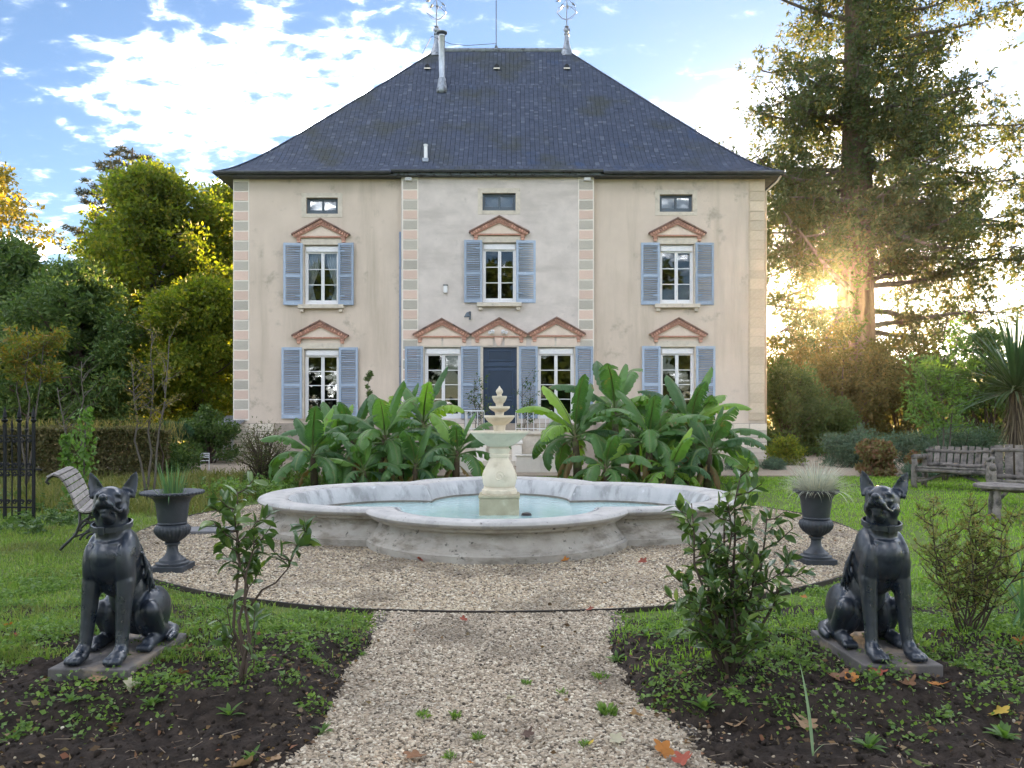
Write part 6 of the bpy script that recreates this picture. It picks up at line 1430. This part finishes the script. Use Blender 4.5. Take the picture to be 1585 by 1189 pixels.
# ================================================================ NEAR SHRUBS
L_bay = leafmat('bay_leaf', [(.040, .085, .024), (.075, .135, .034), (.056, .11, .03), (.11, .18, .042), (.17, .24, .05)], .33, .28, .6)
def bigleaf(V, F, c, a, n, l, wd, curl=.25, seg=5):
    """pointed oval leaf with a folded midrib"""
    a = a / np.linalg.norm(a); n = n - a * (n @ a); n /= np.linalg.norm(n) + 1e-9; s = np.cross(n, a); o = len(V); rows = []
    for k in range(seg + 1):
        u = k / seg; w_ = wd * (math.sin(math.pi * min(max(u, .02), .98)) ** .8); p = c + a * l * u - n * curl * l * u * u; rows.append(len(V)); V += [tuple(p + s * w_ + n * w_ * .35), tuple(p), tuple(p - s * w_ + n * w_ * .35)]
        if k: q = rows[-1]; F += [(q - 3, q - 2, q + 1, q), (q - 2, q - 1, q + 2, q + 1)]
def leafy(name, label, cat, base, stems, lsize, seed, lm, per=9, twigs=8, tl=.28, r0=.012, lo=.1, extra=0, tup=.5):
    rs = np.random.RandomState(seed); t = thing(name, label, cat, tuple(base)); w = B(); V, F = [], []; base = np.array(base, float)
    def leaves(pts, n, u0=.15):
        for j in range(n):
            u = u0 + (1 - u0) * (j + rs.rand()) / n; c = along(pts, min(u, .999)); a = rs.normal(0, 1, 3); d = pts[-1] - pts[0]; d = d / (np.linalg.norm(d) + 1e-9); a = a - d * (a @ d) * .7; a = a / np.linalg.norm(a) + d * .55 + np.array([0, 0, .25]); nn = np.array([0, 0, 1.0]) + rs.normal(0, .45, 3)
            l = lsize * rs.uniform(.65, 1.2); bigleaf(V, F, c, a, nn, l, l * rs.uniform(.17, .24), rs.uniform(0, .35))
    for (dx, dy, h, tw) in stems:
        e = base + np.array([dx, dy, h]); pts = [base + (e - base) * u + rs.normal(0, .018, 3) * (u > 0) + np.array([dx, dy, 0]) * .35 * math.sin(math.pi * u) * .3 for u in np.linspace(0, 1, 7)]
        w.tube(pts, [r0 * (1 - .75 * u) for u in np.linspace(0, 1, 7)], 6)
        for k in range(tw):
            u = lo + (1 - lo) * (k + rs.rand()) / tw; c = along(pts, min(u, .99)); a = rs.uniform(0, 6.28); ll = tl * (1.15 - .7 * u) * rs.uniform(.6, 1.2); e2 = c + np.array([math.cos(a), math.sin(a), tup + rs.uniform(-.2, .4)]) * ll
            q = [c, (c + e2) / 2 + np.array([0, 0, -.015]), e2]; w.tube(q, [.0045, .0035, .002], 4, False); leaves(q, per)
        leaves(pts[-3:], per)
    w.build('stems', M_barkb, t, smooth=True); link('foliage', fast_mesh('foliage', V, F, lm, True), t); return t
lb = G(1128, 1052, .08)
leafy('laurel_bush', 'dense glossy laurel bush on the right bed beside the path', 'laurel bush', lb, [(0, 0, .92, 12), (.06, .02, 1.14, 10), (-.20, 0, .95, 12), (.24, .05, .85, 11), (.12, -.08, .70, 11), (-.12, .1, .75, 10), (.30, -.02, .62, 8), (-.26, -.06, .6, 9), (.0, -.14, .55, 9), (.02, .12, 1.0, 9)], .082, 501, L_bay, 9, 8, .23)
lt = G(376, 1072, .06)
leafy('laurel_sapling', 'young laurel with bare lower stem on the left bed', 'laurel', lt, [(-.02, .02, 1.05, 10), (.05, .0, .9, 5), (-.06, .03, .95, 5)], .082, 502, L_bay, 9, 8, .22, .011, .55)
leafy('laurel_sapling', 'low leafy side shoots at the foot of the young laurel', 'laurel shoot', lt + Vector((.0, .01, 0)), [(.05, -.01, .42, 3), (-.07, .0, .48, 3), (-.1, -.02, .3, 2)], .075, 503, L_bay, 4, 3, .10, .006, .4)
leafy('laurel_sapling', 'thin arching laurel branch reaching from the young laurel towards the fountain', 'laurel branch', lt + Vector((.02, .01, .42)), [(.30, .03, .42, 5)], .09, 504, L_bay, 6, 5, .13, .006, .45)
nb = G(1500, 998, .05)
L_nb = leafmat('barberry_leaf', [(.15, .21, .055), (.22, .28, .08), (.17, .18, .06), (.26, .20, .07), (.14, .20, .05)], .4, .55, .25)
rs = np.random.RandomState(505)
leafy('barberry_bush', 'loose small-leaved bush with many thin stems beside the right dog', 'bush', nb, [(rs.uniform(-.36, .34), rs.uniform(-.2, .25), rs.uniform(.55, .95), 11) for _ in range(19)], .030, 506, L_nb, 20, 8, .17, .006, .3)
# strap-leaved plant at the right edge and the single blade
t = thing('iris_plant', 'green strap-leaved plant at the right picture edge', 'plant', tuple(G(1592, 985, .03))); c = G(1592, 985, .03); V, F = [], []
for k in range(20): a = rs.uniform(0, 6.28); strap((V, F), (c.x + rs.normal(0, .04), c.y + rs.normal(0, .04), .03), a, R(rs.uniform(50, 88)), rs.uniform(.35, .75), .012, R(rs.uniform(10, 60)), rs, 7)
me = bpy.data.meshes.new('foliage'); me.from_pydata(V, [], F); me.materials.append(M_chive); link('foliage', me, t)
c = G(1258, 1170, .02); t = thing('iris_shoot', 'single upright pale green blade at the front of the right bed', 'plant', tuple(c)); V, F = [], []
strap((V, F), tuple(c), R(120), R(84), .40, .011, R(14), rs, 7); strap((V, F), tuple(c), R(-30), R(60), .08, .008, R(30), rs, 5); me = bpy.data.meshes.new('leaf'); me.from_pydata(V, [], F); me.materials.append(leafmat('iris_shoot_leaf', [(.22, .32, .20), (.28, .38, .24)], .35, .5, .3)); link('leaf', me, t)
# rosette weeds on the beds
def rosette(px, py, n, l, seed, label, m=L_fresh, el=45):
    rs = np.random.RandomState(seed); c = G(px, py, .06); z = float(ground_z(c.x, c.y)); t = thing('weed_plant', label, 'weed', (c.x, c.y, z)); V, F = [], []
    for k in range(n):
        a = k * 2.4 + rs.uniform(-.3, .3); e = R(rs.uniform(el - 25, el + 30)); d = np.array([math.cos(a) * math.cos(e), math.sin(a) * math.cos(e), math.sin(e)]); bigleaf(V, F, np.array([c.x, c.y, z]) + d * .008, d, np.array([-math.cos(a) * .5, -math.sin(a) * .5, 1.0]), l * rs.uniform(.6, 1.1), l * .15, .35)
    link('foliage', fast_mesh('foliage', V, F, m, True), t)
for q in [(1090, 1095, 16, .10, 1, 'rosette weed with long leaves, left part of the right bed'), (1345, 1140, 14, .085, 2, 'rosette weed with broad leaves at the front of the right bed'), (1040, 1150, 12, .05, 3, 'small leafy weed at the path edge of the right bed front'), (1330, 1045, 12, .06, 4, 'small weed before the right dog plate'), (110, 1095, 12, .06, 5, 'grey-green rosette weed before the left dog plate, leftmost'), (235, 1093, 14, .065, 6, 'pale rosette weed before the left dog plate'), (15, 1120, 10, .06, 7, 'rosette weed at the left picture edge'), (500, 1115, 12, .055, 8, 'dark weed at the path edge of the left bed'), (820 - 490, 1060, 10, .05, 9, 'small weed left of the young laurel'), (355, 1105, 8, .07, 10, 'leafy weed below the young laurel'), (390, 1165 - 10, 12, .06, 11, 'weed at the foot of the left bank'), (955, 1010, 14, .07, 12, 'weed at the back corner of the right bed'), (1000, 1000, 14, .06, 13, 'second weed along the back of the right bed'), (1150, 1075, 8, .05, 14, 'yellow-green weed at the foot of the laurel bush'), (1555, 1130, 14, .09, 15, 'weed near the right picture edge'), (480, 1020, 16, .06, 16, 'bright green weed clump on the left bed'), (560, 1000, 14, .05, 17, 'bright green weed at the left bed corner by the path')]:
    rosette(*q)
# ================================================================ FALLEN LEAVES
def leafshape(kind, rs):
    n = 26; pts = []
    for k in range(n):
        a = 2 * math.pi * k / n
        r = (.55 + .45 * abs(math.cos(2.5 * (a - math.pi / 2))) ** 1.5) if kind == 'maple' else .62 * (1 - .35 * abs(math.cos(a)))
        r *= 1 + rs.normal(0, .05); pts.append((r * math.cos(a), r * math.sin(a)))
    V = [(0, 0, 0)]; cu = rs.uniform(.15, .6); ax = rs.uniform(0, 3.14)
    for f in (.5, 1.0):
        for (x, y) in pts: q = x * math.cos(ax) + y * math.sin(ax); V.append((x * f, y * f, cu * (q * f) ** 2 + rs.normal(0, .03)))
    F = [(0, 1 + k, 1 + (k + 1) % n) for k in range(n)] + [(1 + k, 1 + n + k, 1 + n + (k + 1) % n, 1 + (k + 1) % n) for k in range(n)]
    st = len(V); V += [(-.03, -.5, .0), (.03, -.5, .0), (.02, -1.0, .06), (-.02, -1.0, .06)]; F.append((st, st + 1, st + 2, st + 3))
    return V, F
LM = {k: leafmat('fallen_' + k, [tuple(.8 * q for q in c), c, tuple(min(1, 1.15 * q) for q in c)], .25, .65, .3, 'object', 1.1, (1, 1, .8)) for k, c in (('brown', (.24, .12, .06)), ('orange', (.48, .19, .04)), ('yellow', (.52, .36, .06)), ('tan', (.42, .27, .15)), ('red', (.30, .075, .045)), ('dark', (.09, .055, .04)), ('pale', (.50, .46, .32)))}
rs = np.random.RandomState(71)
def fallen(px, py, col, size, label, kind='maple', z=None, group=None):
    c = G(px, py, .05 if z is None else z); zz_ = max(float(ground_z(c.x, c.y)), 0.012 if math.hypot(c.x - FC.x, c.y - FC.y) < RC + .05 or (path_l(c.y) < c.x < path_r(c.y)) else -.01)
    V, F = leafshape(kind, rs); me = bpy.data.meshes.new('fallen_leaf'); me.from_pydata(V, [], F); me.materials.append(LM[col]); me.polygons.foreach_set('use_smooth', np.ones(len(me.polygons), dtype=bool))
    o = link('fallen_leaf', me, loc=(c.x, c.y, zz_ + .012), rot=(rs.normal(0, .25), rs.normal(0, .25), rs.uniform(0, 6.28)), scale=(size, size, size)); return tag(o, label, 'leaf', group or 'fallen leaves')
for q in [(642, 1160, 'brown', .055, 'curled brown leaf low on the path, left of the middle'), (915, 1140, 'yellow', .028, 'small bright yellow leaf on the right half of the path', 'oval'), (727, 1170, 'orange', .026, 'small orange leaf near the bottom of the path', 'oval'), (955, 1135, 'pale', .04, 'pale greenish leaf lying right of the yellow one on the path'), (817, 1127, 'dark', .035, 'dark brown leaf in the middle of the path'), (718, 953, 'red', .035, 'reddish leaf just below the edging strip'), (790, 1073, 'pale', .035, 'pale yellow leaf in the middle of the path'), (1027, 1150, 'orange', .06, 'large orange-brown leaf beside a weed at the right path edge'), (1058, 1165, 'red', .05, 'red-brown leaf under the weed at the right path edge'), (985, 1098, 'tan', .04, 'tan leaf on the path beside the right bed'), (1143, 1110, 'tan', .06, 'tan star-shaped leaf in the middle of the right bed'), (1246, 1110, 'tan', .065, 'light tan leaf behind the single green blade'), (1300, 1070, 'brown', .07, 'large brown leaf before the right dog plate'), (1318, 1072, 'orange', .04, 'orange leaf touching the large brown one before the right dog'), (1358, 1065, 'red', .055, 'red leaf before the right dog plate'), (1406, 1080, 'brown', .05, 'brown leaf right of the right dog plate'), (1455, 1078, 'orange', .06, 'orange leaf in the grass right of the right dog'), (1546, 1108, 'yellow', .06, 'yellow leaf on the grass near the right edge'), (1440, 1040, 'yellow', .04, 'yellow leaf touching the right corner of the right dog plate'), (1578, 1010, 'orange', .05, 'orange leaf cut by the right picture edge'), (875, 871, 'orange', .05, 'orange leaf at the foot of the fountain', 'maple', 0), (995, 872, 'red', .05, 'rust leaf on the gravel right of the fountain', 'maple', 0), (650, 870, 'red', .05, 'reddish leaf at the left foot of the fountain', 'maple', 0), (945, 945, 'orange', .04, 'orange leaf on the edging strip', 'oval', 0), (912, 948, 'red', .04, 'red leaf on the edging strip left of the orange one', 'maple', 0), (8, 972, 'orange', .06, 'bright orange leaf at the left picture edge'), (30, 998, 'red', .05, 'dark red leaf at the left below the orange one'), (152, 900 + 168, 'tan', .05, 'tan leaf before the left dog plate'), (275, 1055, 'brown', .06, 'brown leaf right of the left dog plate'), (372, 1168, 'tan', .06, 'tan curled leaf at the foot of the left bank'), (420, 1158, 'tan', .05, 'pale curled leaf right of the tan one at the left bank'), (205, 1080, 'pale', .06, 'pale folded leaf leaning by the left dog plate'), (290, 1025, 'brown', .05, 'brown leaf in the weeds right of the left dog'), (1245, 915, 'orange', .04, 'orange leaf between the laurel bush and the right dog'), (1145, 838, 'orange', .03, 'bright orange leaf near the laurel bush', 'maple', 0)]:
    fallen(*q)
# leaf scraps and twigs too small to pick apart
p = gen_bed(2400); p = np.concatenate([p, gen_path(90), gen_circ(160)]); z = np.maximum(ground_z(p[:, 0], p[:, 1]), .004) + .008; n = len(p); A = rs.normal(0, 1, (n, 3)); A[:, 2] *= .25
V, F = leaf_quads(np.concatenate([p, z[:, None]], 1), A, .025 * rs.uniform(.5, 1.6, n), .6, rs, .5)
tag(link('leaf_litter', fast_mesh('leaf_litter', V, F, leafmat('litter', [(.16, .09, .05), (.10, .065, .04), (.28, .17, .08), (.06, .045, .035), (.34, .25, .14), (.22, .08, .05)], .2, .7, .2))), 'crumbled dry leaf scraps over beds and path', 'leaf litter', kind='stuff')
p = gen_bed(700); z = ground_z(p[:, 0], p[:, 1]) + .008; w = B()
for (x_, y_), z_ in zip(p, z):
    a = rs.uniform(0, 6.28); l_ = rs.uniform(.02, .09); w.tube([(x_, y_, z_), (x_ + l_ * math.cos(a), y_ + l_ * math.sin(a), z_ + rs.uniform(-.004, .015))], rs.uniform(.001, .0025), 4, False)
tag(w.build('twig_litter', mat('dry_twigs', (.26, .20, .14), (.12, .09, .065), rough=.9, rnd='island')), 'dry twigs and straw lying on the beds', 'twigs', kind='stuff')
# ================================================================ FAR WOOD AND THE TREES BEHIND THE VIEWER (seen in the panes)
def wood(name, label, x0, x1, y, H, n, seed, lm, size=.5):
    rs = np.random.RandomState(seed); m = int(abs(x1 - x0) / 1.6); C = np.stack([rs.uniform(x0, x1, m * 4), y + rs.uniform(-4, 4, m * 4), H * rs.uniform(.03, .92, m * 4)], 1)
    me = crown_mesh(name, C, 1.9, n, size, .6, rs, lm); return tag(link(name, me), label, 'wood', kind='stuff')
wood('far_wood', 'far green wood closing the view on the left', -75, -16, 62, 9, 16000, 601, L_shrub); wood('far_wood', 'far brown-green wood closing the view on the right', 14, 85, 66, 6, 16000, 602, L_brown)
wood('rear_wood', 'leafy wood on the near side of the garden, mirrored in the window panes', -40, 40, -27, 17.5, 45000, 603, L_shrub, .62)
# ================================================================ HAZE ADDED FOR THE SUN GLOW
def haze(dens):
    m, t, out = nodes('sun_glow_haze'); v = t.nodes.new('ShaderNodeVolumePrincipled'); v.inputs['Density'].default_value = dens; v.inputs['Anisotropy'].default_value = .92
    v.inputs['Color'].default_value = (1, .97, .93, 1); t.links.new(v.outputs[0], out.inputs['Volume'])
    b = B(); b.box(-110, 120, -45, 110, -1.2, 34); o = b.build('haze', m); tag(o, kind='stuff'); return o
haze(.00012)  # thin scattering air, added for the golden glow round the sun
